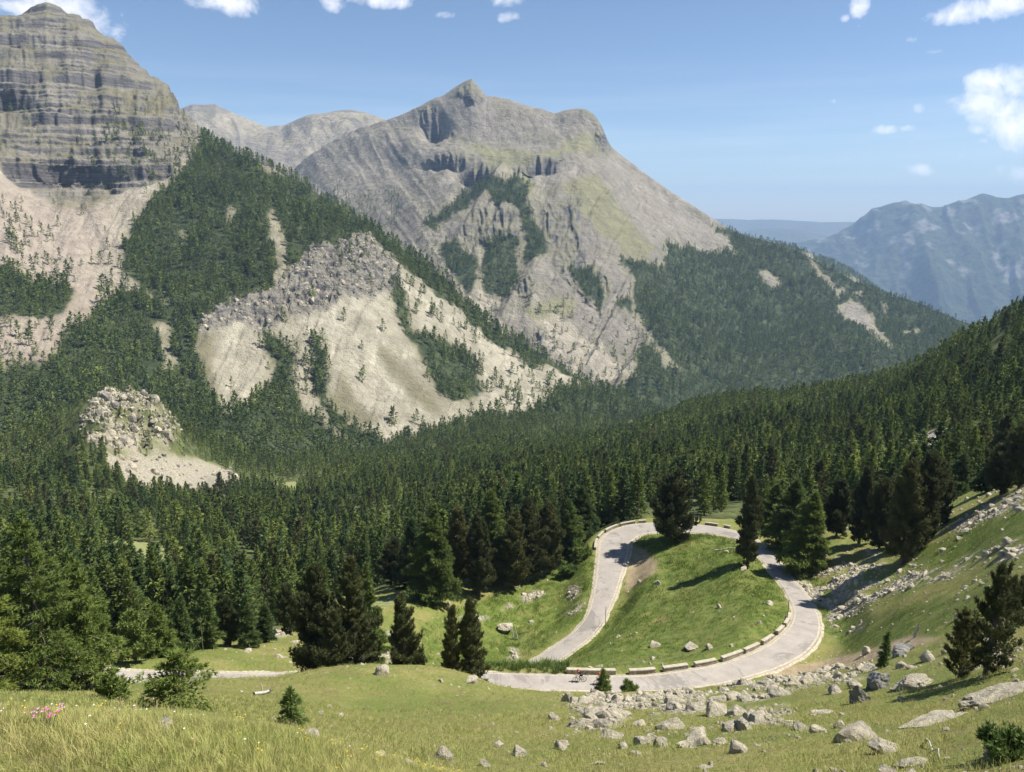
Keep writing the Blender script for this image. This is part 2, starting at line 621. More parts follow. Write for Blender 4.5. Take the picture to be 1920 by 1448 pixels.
K_cliff = [[(-900, 420), (-200, 330), (-20, 300), (20, 335), (50, 362), (80, 378), (170, 386), (215, 368), (260, 358), (300, 348), (345, 300), (372, 262), (410, 268), (340, 150), (150, -60), (-900, -60)]]
L_forest = [
    [(385, 262), (430, 270), (540, 315), (700, 425), (820, 500), (880, 570), (980, 640), (1060, 680), (1110, 705), (1180, 730), (1180, 760), (1100, 732), (1065, 712), (992, 697), (974, 668), (919, 653), (879, 617), (872, 597), (828, 564),
     (784, 526), (755, 513), (722, 480), (704, 458), (690, 447), (657, 462), (646, 473), (583, 474), (560, 490), (547, 500), (527, 530), (512, 552), (440, 566), (401, 582), (361, 604), (330, 590), (300, 560), (275, 533), (244, 537),
     (233, 513), (235, 460), (262, 430), (284, 394), (310, 364), (346, 328), (372, 290)],
    [(733, 560), (762, 615), (792, 688), (821, 732), (850, 761), (883, 752), (908, 734), (901, 710), (883, 677), (846, 659), (810, 644), (773, 604), (752, 560), (735, 535)],
    [(500, 640), (512, 636), (545, 680), (548, 725), (572, 770), (620, 805), (650, 835), (700, 852), (720, 870), (500, 890), (430, 800), (455, 768), (500, 722), (508, 690)],
    [(575, 645), (590, 650), (610, 700), (618, 757), (655, 778), (690, 810), (722, 838), (720, 860), (690, 850), (655, 826), (625, 785), (598, 745), (582, 700)],
    [(361, 604), (376, 660), (390, 712), (420, 768), (430, 800), (500, 850), (740, 856), (740, 1000), (-900, 1000), (-900, 695), (0, 692), (105, 690), (118, 640), (150, 618), (175, 580), (230, 548), (300, 560), (330, 590)],
    [(738, 842), (772, 838), (795, 812), (860, 797), (890, 772), (935, 785), (962, 792), (1040, 745), (1100, 730), (1500, 745), (1500, 1000), (738, 1000)],
    [(-900, 480), (0, 512), (30, 502), (60, 516), (136, 532), (130, 562), (108, 602), (60, 604), (-900, 604)]]
L_sparse = [
    [(740, 520), (790, 530), (880, 605), (1000, 700), (1100, 735), (1000, 770), (960, 792), (880, 770), (905, 735), (885, 672), (770, 590)],
    [(10, 400), (60, 385), (130, 500), (170, 500), (130, 535), (20, 500)], [(130, 505), (235, 455), (235, 510), (250, 540), (175, 585), (165, 560)],
    [(-400, 600), (110, 600), (120, 690), (-400, 690)], [(520, 600), (570, 600), (600, 720), (640, 800), (660, 835), (600, 790), (560, 730)],
    [(740, 790), (860, 780), (900, 760), (900, 800), (770, 840), (700, 830)], [(200, 230), (300, 250), (380, 262), (300, 340), (210, 345), (150, 300)],
    [(640, 480), (720, 490), (750, 560), (700, 570)], [(690, 400), (760, 470), (720, 480)], [(580, 470), (700, 450), (720, 500), (640, 520)]]
L_bare = [
    [(516, 395), (524, 400), (531, 450), (528, 513), (517, 548), (508, 545), (514, 510), (507, 450)], [(299, 540), (320, 545), (316, 572), (303, 570)],
    [(281, 611), (317, 615), (310, 644), (332, 677), (330, 713), (310, 695), (292, 659)], [(908, 662), (930, 680), (957, 722), (940, 720), (918, 690)],
    [(1003, 690), (1040, 700), (1078, 732), (1050, 735)], [(895, 737), (915, 740), (938, 772), (905, 775)], [(485, 318), (530, 325), (530, 338), (500, 336)],
    [(330, 440), (352, 445), (345, 465), (335, 460)], [(175, 509), (219, 492), (171, 549), (164, 580), (146, 613), (109, 613), (135, 540)],
    [(420, 395), (438, 400), (432, 435), (424, 430)]]
L_jag = [[(358, 600), (437, 562), (510, 553), (547, 498), (583, 470), (646, 470), (690, 448), (722, 485), (752, 520), (742, 562), (704, 568), (650, 545), (612, 592), (560, 592), (522, 602), (502, 648), (470, 620), (440, 612), (370, 630)]]
L_scree_green = [[(85, 378), (220, 365), (200, 385), (170, 400), (110, 395)], [(640, 700), (720, 800), (690, 800), (620, 750)], [(375, 625), (400, 625), (410, 740), (385, 700)], [(700, 640), (800, 740), (840, 790), (800, 780), (720, 700)],
                 [(840, 520), (1100, 700), (1000, 690), (880, 600)]]

wx, wy = SL.warp(7, 16, 11)
kc = SL.fade(anypoly(wx, wy, K_cliff), 6) * SL.front
jag = SL.fade(anypoly(wx, wy, L_jag), 3) * SL.front
fo = anypoly(wx, wy, L_forest)
ba = anypoly(wx, wy, L_bare)
sp = anypoly(wx, wy, L_sparse)
gg = SL.fade(anypoly(wx, wy, L_scree_green), 8)
fo_hard = fo & ~ba
forestL = SL.fade(fo_hard, 1)
# relief
SL.Z += SL.calm * 12 * fbm(SL.X / 170, SL.Y / 170, 4, 4) * (1 - .6 * kc)
SL.Z += SL.calm * (gully(SL.px, SL.py, -28, 80, 21, 3) - .5) * 13 * (SL.px > 380) * sstep(380, 480, SL.px)
SL.Z += SL.calm * (gully(SL.px, SL.py, 18, 70, 22, 3) - .5) * 9 * sstep(420, 300, SL.px) * (1 - kc)
SL.Z += SL.calm * (gully(SL.px, SL.py, -25, 16, 24, 4, 9) - .5) * 4.5 * (1 - kc) * (1 - forestL)
SL.Z += jag * (ridged(SL.px / 9, SL.py / 12, 31, 4) - .45) * 11
SL.Z += jag * 7 * fbm(SL.X / 9, SL.Y / 9, 33, 3)
# layered cliffs: benches and risers
zz = SL.Z + 5 * fbm(SL.X / 300, SL.Y / 300, 8, 3) - .04 * SL.X
bench = np.zeros_like(zz)
for (Pd, A, sd) in ((48.0, .62, 1), (19.0, .85, 2), (8.0, .75, 3)):
    ph = 2 * math.pi * zz / Pd + .7 * fbm(SL.X / 130, SL.Y / 130, 40 + sd, 3)
    loc = sstep(-.35, .35, fbm(SL.px / 70, SL.py / 30, 60 + sd, 3) + .12)
    fr = (ph / (2 * math.pi)) % 1.0
    st_ = np.where(fr < .78, fr * .30, .234 + (fr - .78) * (.766 / .22))
    bench += A * Pd * (st_ - fr + .20) * (.35 + .65 * loc)
SL.Z += kc * bench
butt = ridged(SL.px / 52 + .5 * fbm(SL.px / 60, SL.py / 30, 13, 3), SL.py / 120, 71, 5)
low = sstep(200, 300, SL.py)
SL.push(-kc * SL.calm * ((butt - .5) * (4 + 13 * low) * (.3 + 1.4 * vnoise(SL.px / 60, SL.py / 40, 12)) + 16 * fbm(SL.px / 22, SL.py / 60, 9, 4)))
SL.Z += kc * 2.0 * fbm(SL.X / 14, SL.Y / 14, 10, 3)
# the deep amphitheatre cut at the foot of the cliffs
amph = kc * np.exp(-((SL.px - 130) / 90) ** 2 - ((SL.py - 345) / 34) ** 2)
SL.push(amph * 75)
amph2 = kc * np.exp(-((SL.px - 15) / 42) ** 2 - ((SL.py - 195) / 32) ** 2)
SL.push(amph2 * 95)
pink = SL.fade(sstep(330, 120, SL.px) * (SL.py > 330), 2) * .9
hy = np.clip(kc * (.42 - .25 * low + .9 * fbm(SL.px / 50, SL.py / 22, 91, 4)), 0, 1)  # sparser grass low down darkens the cliff colour to stand for shadow
fringeL = SL.fade(fo_hard, 40) * (1 - forestL)
SL.build('mountain', MM, (forestL, 1 - forestL, np.clip(kc + jag, 0, 1)), (np.clip(gg * .8 + fringeL * 1.3, 0, .85) * (1 - kc), pink * (1 - kc), hy))
dL = np.where(fo_hard, .55 + .45 * sstep(-.35, .1, fbm(SL.X / 60, SL.Y / 60, 77, 4)), 0) + np.where(sp & ~fo_hard & ~ba, .14, 0)
dL = dL + .22 * (SL.fade(fo_hard, 12) > .08) * ~fo_hard * ~ba * (fbm(SL.X / 25, SL.Y / 25, 78, 3) > 0)
dL = dL + np.where(~fo_hard & ~ba & (SL.kc0 if hasattr(SL, 'kc0') else kc < .2), .008, 0) + .03 * kc * sstep(150, 260, SL.py) + .22 * kc * np.exp(-((SL.px - 250) / 45) ** 2 - ((SL.py - 265) / 28) ** 2)
pts_L = SL.scatter(dL * SL.front, 6.2, 5, maxrow=4.99)

# ---- the great scree peak in the middle and its wooded shoulder on the right
C_ridge = [(300, 470, 3600), (400, 420, 3550), (500, 360, 3480), (560, 310, 3430), (620, 270, 3380), (680, 240, 3320), (722, 226, 3270), (745, 218, 3200), (760, 211, 3200), (790, 197, 3180), (805, 189, 3170), (830, 180, 3160), (850, 166, 3150),
           (868, 155, 3150), (879, 150, 3150), (884, 147, 3150), (889, 154, 3150), (900, 166, 3140), (912, 181, 3130), (935, 183, 3120), (955, 187, 3110), (975, 194, 3100), (1000, 202, 3090), (1018, 205, 3080), (1040, 213, 3060),
           (1058, 207, 3050), (1080, 203, 3040), (1100, 205, 3020), (1115, 216, 3010), (1128, 236, 3000), (1138, 260, 2990), (1145, 274, 2980), (1170, 295, 2960), (1200, 318, 2940), (1230, 340, 2920), (1262, 362, 2900),
           (1300, 388, 2880), (1340, 412, 2860), (1370, 430, 2850), (1400, 441, 2840), (1440, 452, 2830), (1480, 464, 2820), (1520, 484, 2810), (1560, 506, 2800), (1600, 528, 2790), (1640, 551, 2780), (1700, 576, 2760), (1740, 590, 2750),
           (1780, 608, 2740), (1850, 640, 2720), (1950, 690, 2700), (2200, 800, 2600)]
C_foot = [(300, 720, 1600), (700, 720, 1600), (900, 760, 1550), (1000, 800, 1480), (1100, 810, 1440), (1200, 810, 1480), (1300, 810, 1560), (1400, 800, 1660), (1500, 790, 1760), (1600, 780, 1850), (1700, 760, 2000), (1850, 780, 2200), (2200, 880, 2200)]
C_a = [(300, 600, 2000), (500, 560, 2050), (700, 520, 2050), (800, 540, 1950), (880, 590, 1850), (950, 600, 1800), (1000, 610, 1790), (1060, 650, 1740), (1120, 690, 1680), (1180, 705, 1660), (1250, 710, 1720), (1300, 715, 1780), (1400, 705, 1880), (1500, 690, 1980),
       (1600, 680, 2080), (1700, 672, 2250), (1850, 700, 2400), (2200, 850, 2350)]
C_b = [(300, 540, 2800), (500, 480, 2780), (640, 430, 2680), (740, 430, 2480), (800, 430, 2280), (850, 440, 2180), (920, 480, 2060), (960, 500, 2020), (1000, 480, 2030), (1050, 500, 2030), (1100, 550, 1980), (1160, 580, 1970), (1220, 560, 2100), (1300, 560, 2250),
       (1400, 590, 2300), (1500, 600, 2350), (1600, 610, 2400), (1700, 630, 2500), (1850, 670, 2550), (2200, 830, 2450)]
C_c = [(300, 500, 3200), (500, 420, 3130), (600, 360, 3080), (700, 330, 2960), (780, 310, 2820), (830, 330, 2640), (860, 335, 2560), (900, 345, 2440), (940, 338, 2400), (1000, 345, 2380), (1050, 350, 2380), (1100, 370, 2370), (1150, 400, 2380), (1200, 430, 2420), (1250, 455, 2480), (1300, 470, 2540),
       (1400, 500, 2600), (1500, 530, 2620), (1600, 570, 2640), (1700, 602, 2660), (1850, 655, 2650), (2200, 815, 2550)]
C_d = [(300, 485, 3400), (500, 390, 3300), (600, 320, 3230), (700, 270, 3130), (760, 258, 2980), (800, 270, 2900), (840, 292, 2760), (870, 305, 2650), (900, 316, 2560), (950, 314, 2520), (1000, 308, 2520), (1050, 296, 2560), (1100, 288, 2620), (1145, 296, 2700), (1180, 340, 2720), (1250, 390, 2720), (1300, 420, 2720),
       (1400, 465, 2730), (1500, 500, 2730), (1600, 545, 2730), (1700, 588, 2715), (1850, 648, 2690), (2200, 808, 2580)]
C_e = [(300, 478, 3500), (500, 375, 3390), (600, 295, 3310), (700, 246, 3210), (760, 236, 3100), (800, 240, 3040), (840, 258, 2950), (870, 268, 2890), (900, 282, 2830), (950, 290, 2800), (1000, 284, 2790), (1050, 270, 2800), (1100, 252, 2840), (1140, 285, 2860), (1180, 318, 2850), (1250, 372, 2820), (1300, 404, 2810),
       (1400, 453, 2790), (1500, 487, 2780), (1600, 536, 2765), (1700, 582, 2740), (1850, 644, 2705), (2200, 804, 2590)]
SCn = Sheet(300, 2200, 950, [C_foot, C_a, C_b, C_c, C_d, C_e, C_ridge], [40, 90, 110, 90, 50, 100], back=(900, .6))
C_forest = [
    [(1171, 492), (1184, 497), (1250, 509), (1258, 467), (1308, 461), (1342, 470), (1382, 474), (1366, 446), (1346, 416), (1395, 432), (1480, 455), (1780, 600), (2200, 790), (2200, 1000), (900, 1000), (1000, 770), (1100, 735), (1186, 712), (1190, 650), (1215, 655), (1250, 690), (1285, 700), (1225, 640), (1190, 580), (1175, 510)],
    [(929, 335), (962, 335), (987, 356), (980, 375), (1000, 417), (1019, 448), (1000, 456), (975, 410), (954, 385), (925, 389), (908, 369), (867, 389), (796, 439), (788, 430), (833, 400), (858, 375), (892, 350)],
    [(833, 458), (867, 454), (892, 475), (904, 488), (892, 550), (867, 537), (833, 504)], [(917, 446), (967, 433), (975, 500), (946, 550), (908, 533)],
    [(988, 440), (1017, 446), (1024, 478), (988, 476)], [(1062, 500), (1100, 504), (1121, 550), (1133, 588), (1092, 560), (1071, 533)],
    [(1160, 585), (1183, 580), (1190, 600), (1168, 600)], [(1225, 700), (1300, 700), (1300, 760), (1180, 760), (1190, 700)]]
C_sparse = [[(1020, 600), (1100, 610), (1190, 640), (1190, 712), (1100, 725), (1000, 680)], [(780, 460), (960, 440), (1000, 560), (900, 580), (820, 520)], [(980, 560), (1120, 540), (1160, 620), (1040, 590)], [(1110, 580), (1180, 570), (1240, 660), (1200, 680)],
            [(1240, 475), (1390, 455), (1400, 490), (1250, 510)], [(620, 370), (760, 360), (740, 440), (640, 420)], [(860, 640), (1000, 650), (1060, 700), (960, 700)]]
C_bare = [[(1420, 508), (1438, 503), (1466, 522), (1460, 532), (1435, 525)], [(1563, 566), (1585, 558), (1621, 588), (1657, 622), (1683, 664), (1655, 652), (1614, 617), (1583, 602)], [(1504, 482), (1536, 504), (1576, 546), (1570, 554), (1541, 526)],
          [(1592, 546), (1604, 548), (1622, 562), (1608, 562)], [(1640, 572), (1664, 590), (1655, 594)], [(1220, 640), (1240, 660), (1262, 690), (1250, 690)], [(1690, 620), (1730, 635), (1700, 632)], [(900, 470), (912, 450), (910, 560), (895, 560)]]
C_rock = [[(779, 204), (808, 196), (854, 246), (817, 262), (800, 230)], [(804, 296), (867, 286), (890, 305), (808, 320)], [(854, 325), (888, 308), (933, 315), (905, 335), (892, 346), (858, 350)], [(954, 316), (1050, 298), (1060, 306), (1008, 333), (983, 338)],
          [(1000, 375), (1092, 375), (1092, 455), (1033, 460), (1017, 446)], [(950, 500), (990, 490), (1000, 545), (950, 555)], [(1020, 445), (1090, 455), (1150, 560), (1140, 600), (1080, 560), (1040, 520)], [(880, 400), (960, 395), (960, 440), (900, 460), (860, 440)],
          [(845, 176), (868, 152), (885, 140), (915, 182), (880, 190)], [(1080, 200), (1130, 200), (1150, 275), (1100, 290), (1110, 240)], [(960, 600), (1040, 600), (1030, 630), (985, 625)]]
C_grass = [[(867, 262), (900, 270), (975, 292), (1040, 284), (1079, 254), (1121, 242), (1140, 266), (1058, 296), (975, 312), (925, 316), (883, 290)], [(970, 560), (1060, 555), (1080, 580), (1010, 590)], [(1040, 350), (1110, 330), (1200, 450), (1240, 490), (1180, 490), (1100, 420)],
           [(930, 318), (990, 345), (1000, 380), (960, 340)]]
C_light = [[(992, 538), (1058, 579), (1121, 641), (1180, 700), (1080, 690), (1010, 620)], [(900, 460), (915, 450), (912, 545), (940, 560), (900, 590)], [(860, 540), (920, 580), (1000, 640), (960, 640), (900, 600)]]
wx, wy = SCn.warp(7, 16, 111)
cfo = anypoly(wx, wy, C_forest)
cba = anypoly(wx, wy, C_bare)
csp = anypoly(wx, wy, C_sparse)
crk = SCn.fade(anypoly(wx, wy, C_rock), 3) * SCn.front
cgr = SCn.fade(anypoly(wx, wy, C_grass), 8)
clt = SCn.fade(anypoly(wx, wy, C_light), 3)
cfo_h = cfo & ~cba
forestC = SCn.fade(cfo_h, 1)
SCn.Z += SCn.calm * 34 * fbm(SCn.X / 330, SCn.Y / 330, 104, 5)
upper = sstep(340, 300, SCn.py)
leftpart = sstep(900, 780, SCn.px)
SCn.Z += SCn.calm * (gully(SCn.px, SCn.py, -30, 84, 121, 4, 8) - .5) * 58 * (1 - upper) * (1 - leftpart) * (1 - .5 * sstep(1150, 1300, SCn.px))
SCn.Z += SCn.calm * (gully(SCn.px, SCn.py, 35, 90, 125, 4, 8) - .5) * 36 * leftpart
SCn.Z += SCn.calm * (gully(SCn.px, SCn.py, 0, 46, 128, 3) - .5) * 10 * upper * (1 - leftpart)
SCn.push(-crk * SCn.calm * ((ridged(SCn.px / 14, SCn.py / 46, 131, 4) - .45) * 46))
SCn.Z += SCn.calm * (gully(SCn.px, SCn.py, -30, 24, 141, 3, 9) - .5) * 8 * (1 - upper) * (1 - leftpart) * (1 - forestC)
SCn.Z += SCn.calm * (gully(SCn.px, SCn.py, 33, 22, 142, 3, 9) - .5) * 7 * np.maximum(leftpart, upper) * (1 - forestC)
SCn.Z += SCn.calm * 5 * fbm(SCn.X / 40, SCn.Y / 40, 133, 4) * (1 - forestC)
for (cx_, cy_, sx_, sy_, a_) in ((830, 312, 34, 9, 70), (815, 240, 20, 18, 70), (885, 335, 26, 12, 70), (1010, 322, 50, 8, 40)):
    SCn.Z -= SCn.front * a_ * np.exp(-((SCn.px - cx_) / sx_) ** 2 - ((SCn.py - cy_) / sy_) ** 2)
bare_hi = sstep(1150, 1260, SCn.px) * sstep(520, 400, SCn.py)
MC = mountain_material('scree_peak_rock', scree=(.31, .28, .225), scree2=(.235, .21, .17), rock=(.095, .09, .088), grass=(.19, .185, .085), pink=(.47, .42, .32), feat=.6)
SCn.build('mountain', MC, (forestC, 1 - forestC, np.clip(crk + .25, 0, 1)), (np.clip(cgr * .75 + SCn.fade(cfo_h, 40) * (1 - forestC) * 1.2, 0, .8), clt, crk * .3))
dC = np.where(cfo_h, .6 + .4 * sstep(-.3, .1, fbm(SCn.X / 90, SCn.Y / 90, 177, 4)), 0) + np.where(csp & ~cfo_h & ~cba, .10, 0)
dC = dC + .15 * (SCn.fade(cfo_h, 12) > .08) * ~cfo_h * ~cba * (fbm(SCn.X / 25, SCn.Y / 25, 178, 3) > 0)
pts_C = SCn.scatter(dC * SCn.front, 8.0, 6, maxrow=5.99)

# ---- far ridge of pale rock on the left
B_ridge = [(200, 250, 4600), (330, 210, 4600), (352, 200, 4600), (360, 197, 4600), (405, 196, 4600), (415, 203, 4600), (440, 213, 4600), (470, 226, 4600), (500, 238, 4500), (512, 236, 4500), (520, 234, 4500), (530, 236, 4480), (560, 222, 4450),
           (585, 214, 4400), (600, 213, 4400), (640, 208, 4380), (665, 207, 4360), (690, 212, 4350), (715, 222, 4350), (760, 240, 4300), (900, 300, 4200)]
B_foot = [(200, 480, 3300), (500, 440, 3300), (900, 480, 3300)]
B_m = [(200, 330, 4050), (400, 300, 4000), (500, 300, 3950), (600, 290, 3900), (720, 300, 3850), (900, 380, 3800)]
SB = Sheet(200, 900, 360, [B_foot, B_m, B_ridge], [60, 120], back=(900, .5))
SB.Z += SB.calm * (gully(SB.px, SB.py, 20, 60, 221, 3) - .5) * 36
SB.Z += SB.calm * 14 * fbm(SB.X / 70, SB.Y / 70, 222, 4)
rkB = np.clip(.35 + 1.3 * fbm(SB.px / 40, SB.py / 30, 223, 4), 0, 1)
rkB = np.maximum(rkB, (SB.py < 212) * 1.0)
SB.build('mountain', MC, (SB.px * 0, 1, rkB), (SB.px * 0, SB.px * 0 + .25, SB.px * 0))

# ---- second wooded ridge and the far blue ranges
MF = mountain_material('far_range_rock', scree=(.34, .33, .30), scree2=(.24, .23, .21), rock=(.20, .19, .185), feat=.12)


def far_sheet(x0, x1, nx, curves, rows, seed, relief, fmask, wl=60, back=(2000, .4), name='mountain', mat=MF):
    S = Sheet(x0, x1, nx, curves, rows, back=back)
    S.Z += S.calm * (gully(S.px, S.py, 12, wl, seed, 3, 3) - .5) * relief
    S.Z += S.calm * fbm(S.px / 18, S.py / 12, seed + 1, 4) * relief * .10
    f = fmask(S)
    S.build(name, mat, (f, 1 - f, S.px * 0 + .6), (S.px * 0, S.px * 0 + .3, S.px * 0))
    return S


D_ridge = [(1300, 440, 4600), (1400, 446, 4600), (1450, 455, 4600), (1490, 463, 4600), (1540, 484, 4600), (1580, 500, 4600), (1620, 524, 4600), (1660, 552, 4600), (1720, 590, 4600), (1800, 630, 4600), (1950, 700, 4600)]
SD = Sheet(1300, 1950, 260, [[(1300, 600, 3600), (1950, 850, 3600)], [(1300, 520, 4200), (1500, 530, 4200), (1640, 590, 4200), (1950, 790, 4200)], D_ridge], [30, 60], back=(900, .5))
SD.Z += SD.calm * (gully(SD.px, SD.py, -30, 60, 321, 3) - .5) * 40
wx, wy = SD.warp(5, 20, 323)
fd = ~anypoly(wx, wy, [[(1535, 506), (1562, 504), (1560, 514), (1540, 516)], [(1575, 518), (1625, 525), (1620, 532), (1580, 530)], [(1590, 512), (1612, 520), (1606, 524)], [(1500, 482), (1520, 484), (1535, 500), (1520, 500)]])
fDD = SD.fade(fd, 1)
SD.build('mountain', MC, (fDD, 1 - fDD, 0 * fDD), (fDD * 0 + .3, fDD * 0, fDD * 0))
pts_D = SD.scatter(fDD * SD.front, 13.0, 7, maxrow=1.99)

E_ridge = [(1250, 500, 14500), (1400, 475, 14500), (1460, 462, 14500), (1480, 457, 14500), (1520, 448, 14500), (1555, 443, 14500), (1572, 434, 14500), (1590, 424, 14500), (1612, 410, 14500), (1640, 394, 14500), (1655, 391, 14500), (1685, 385, 14500),
           (1740, 389, 14500), (1765, 390, 14500), (1785, 381, 14500), (1812, 377, 14500), (1830, 369, 14500), (1842, 363, 14500), (1858, 369, 14500), (1885, 373, 14500), (1920, 366, 14500), (1990, 345, 14500), (2100, 350, 14500), (2600, 420, 14500)]


def e_mask(S):
    wx, wy = S.warp(7, 16, 423)
    n = fbm(S.px / 22, S.py / 16, 424, 4)
    pal = (n > .36) & (S.py < 520) | anypoly(wx, wy, [[(1580, 438), (1645, 440), (1650, 452), (1590, 448)], [(1855, 405), (1888, 402), (1885, 420), (1860, 420)], [(1810, 430), (1840, 428), (1835, 445), (1815, 442)], [(1725, 470), (1742, 475), (1738, 485)], [(1795, 405), (1806, 410), (1804, 425)]])
    return S.fade(1 - .75 * pal, 1)


SE = far_sheet(1250, 2600, 420, [[(1250, 760, 10500), (2600, 760, 10500)], [(1250, 610, 12000), (1600, 580, 12000), (1750, 520, 12000), (1850, 545, 12000), (2600, 520, 12000)], [(1250, 550, 13200), (1600, 500, 13200), (1750, 455, 13200), (1900, 440, 13200), (2600, 470, 13200)], E_ridge], [40, 70, 90], 421, 520, e_mask, 110)
F1r = [(900, 440, 18000), (1200, 436, 18000), (1340, 430, 18000), (1400, 433, 18000), (1450, 428, 18000), (1500, 431, 18000), (1540, 440, 18000), (1600, 446, 18000), (1800, 440, 18000), (2300, 440, 18000)]
far_sheet(900, 2300, 300, [[(900, 560, 15000), (2300, 560, 15000)], [(900, 478, 16500), (2300, 478, 16500)], F1r], [20, 40], 521, 200, lambda S: S.px * 0 + .8, 90, name='distant_hills')
F2r = [(-3000, 412, 21000), (-1000, 408, 21000), (0, 414, 21000), (900, 409, 21000), (1200, 414, 21000), (1345, 411, 21000), (1400, 413, 21000), (1440, 412, 21000), (1490, 414, 21000), (1540, 418, 21000), (1600, 417, 21000), (1700, 414, 21000), (2300, 410, 21000), (4500, 413, 21000)]
far_sheet(-3000, 4500, 500, [[(-3000, 480, 17000), (4500, 480, 17000)], [(-3000, 450, 19000), (4500, 450, 19000)], F2r], [16, 30], 621, 200, lambda S: S.px * 0 + .7, 120, back=(1500, .1), name='distant_hills')

# ================================================================ NEAR TERRAIN, ROAD
ROAD = [(-420, 1262, -43.5, 3.6), (-200, 1264, -45, 3.6), (0, 1268, -46.6, 3.6), (140, 1270, -47.7, 3.6), (280, 1274, -48.9, 3.6), (400, 1276, -50.0, 3.6), (500, 1277, -51.0, 3.6), (620, 1277, -51.8, 3.6), (760, 1277, -52.4, 3.6), (900, 1276, -53.1, 3.5), (1038, 1280, -53.8, 3.5), (1149, 1282, -54.4, 3.5), (1220, 1281, -54.8, 3.6), (1310, 1271, -55.3, 4.0), (1370, 1259, -55.8, 4.0), (1421, 1243, -56.3, 4.4), (1462, 1225, -56.8, 4.7), (1492, 1203, -57.5, 4.7), (1510, 1178, -58.3, 4.3), (1512, 1152, -59.1, 3.7), (1499, 1122, -60.2, 3.3), (1482, 1098, -61.1, 3.1), (1463, 1076, -62.0, 3.1), (1446, 1053, -62.9, 3.1), (1428, 1032, -63.7, 3.2), (1408, 1015, -64.4, 3.6), (1375, 1001, -65.1, 4.2), (1330, 993, -65.8, 4.6), (1265, 989, -66.5, 5.2), (1204, 991, -67.1, 6.0), (1170, 1001, -67.6, 6.6), (1153, 1017, -68.1, 6.9), (1149, 1041, -68.9, 6.4), (1144, 1068, -69.6, 5.6), (1137, 1100, -70.5, 4.7), (1128, 1130, -71.4, 4.0), (1118, 1156, -72.1, 3.7), (1099, 1182, -72.8, 3.7), (1071, 1206, -73.5, 3.7), (1030, 1234, -74.2, 3.7), (985, 1259, -75.1, 3.7), (935, 1278, -76.0, 3.7)]


def catmull(P, per=10):
    P = np.asarray(P, float)
    Q = np.vstack([2 * P[0] - P[1], P, 2 * P[-1] - P[-2]])
    out = []
    for i in range(1, len(Q) - 2):
        t = np.linspace(0, 1, per, endpoint=False)[:, None]
        p0, p1, p2, p3 = Q[i - 1], Q[i], Q[i + 1], Q[i + 2]
        out.append(.5 * ((2 * p1) + (-p0 + p2) * t + (2 * p0 - 5 * p1 + 4 * p2 - p3) * t ** 2 + (-p0 + 3 * p1 - 3 * p2 + p3) * t ** 3))
    out.append(Q[-2:-1])
    return np.vstack(out)


rp = []
for (px, py, z, wdt) in ROAD:
    rp.append(np.r_[P3(px, py, z / tanE(px, py)), wdt / 2])
rc = catmull(np.array(rp), 12)
seg = np.r_[0, np.cumsum(np.linalg.norm(np.diff(rc[:, :2], axis=0), axis=1))]
ns = int(seg[-1] / 0.6)
S_ = np.linspace(0, seg[-1], ns)
rc = np.stack([np.interp(S_, seg, rc[:, k]) for k in range(4)], -1)
for _ in range(6):
    rc[1:-1] = (rc[:-2] + 2 * rc[1:-1] + rc[2:]) / 4
rt = np.gradient(rc[:, :2], axis=0)
rt /= np.linalg.norm(rt, axis=1)[:, None]
rn = np.stack([-rt[:, 1], rt[:, 0]], -1)          # left of travel


def road_dist(X, Y):
    """distance to the road's middle line and the road height there, for points within 12 m"""
    D = np.full(X.shape, 99.0)
    Zr = np.zeros(X.shape)
    flat = np.stack([X.ravel(), Y.ravel()], -1)
    d = np.full(len(flat), 99.0)
    zz_ = np.zeros(len(flat))
    hw = np.full(len(flat), 1.8)
    lo, hi = rc[:, :2].min(0) - 12, rc[:, :2].max(0) + 12
    cand = np.where((flat[:, 0] > lo[0]) & (flat[:, 0] < hi[0]) & (flat[:, 1] > lo[1]) & (flat[:, 1] < hi[1]))[0]
    step = 24
    for s in range(0, len(rc), step):
        c = rc[s:s + step + 1]
        a, b = c[:, :2].min(0) - 12, c[:, :2].max(0) + 12
        q = flat[cand]
        k = cand[(q[:, 0] > a[0]) & (q[:, 0] < b[0]) & (q[:, 1] > a[1]) & (q[:, 1] < b[1])]
        if not len(k):
            continue
        for e in range(0, len(k), 40000):
            kk = k[e:e + 40000]
            dd = ((flat[kk][:, None] - c[None, :, :2]) ** 2).sum(-1)
            j = dd.argmin(1)
            dm = np.sqrt(dd[np.arange(len(kk)), j])
            upd = dm < d[kk]
            d[kk[upd]] = dm[upd]
            zz_[kk[upd]] = c[j[upd], 2]
            hw[kk[upd]] = c[j[upd], 3]
    return (d - hw).reshape(X.shape), zz_.reshape(X.shape)


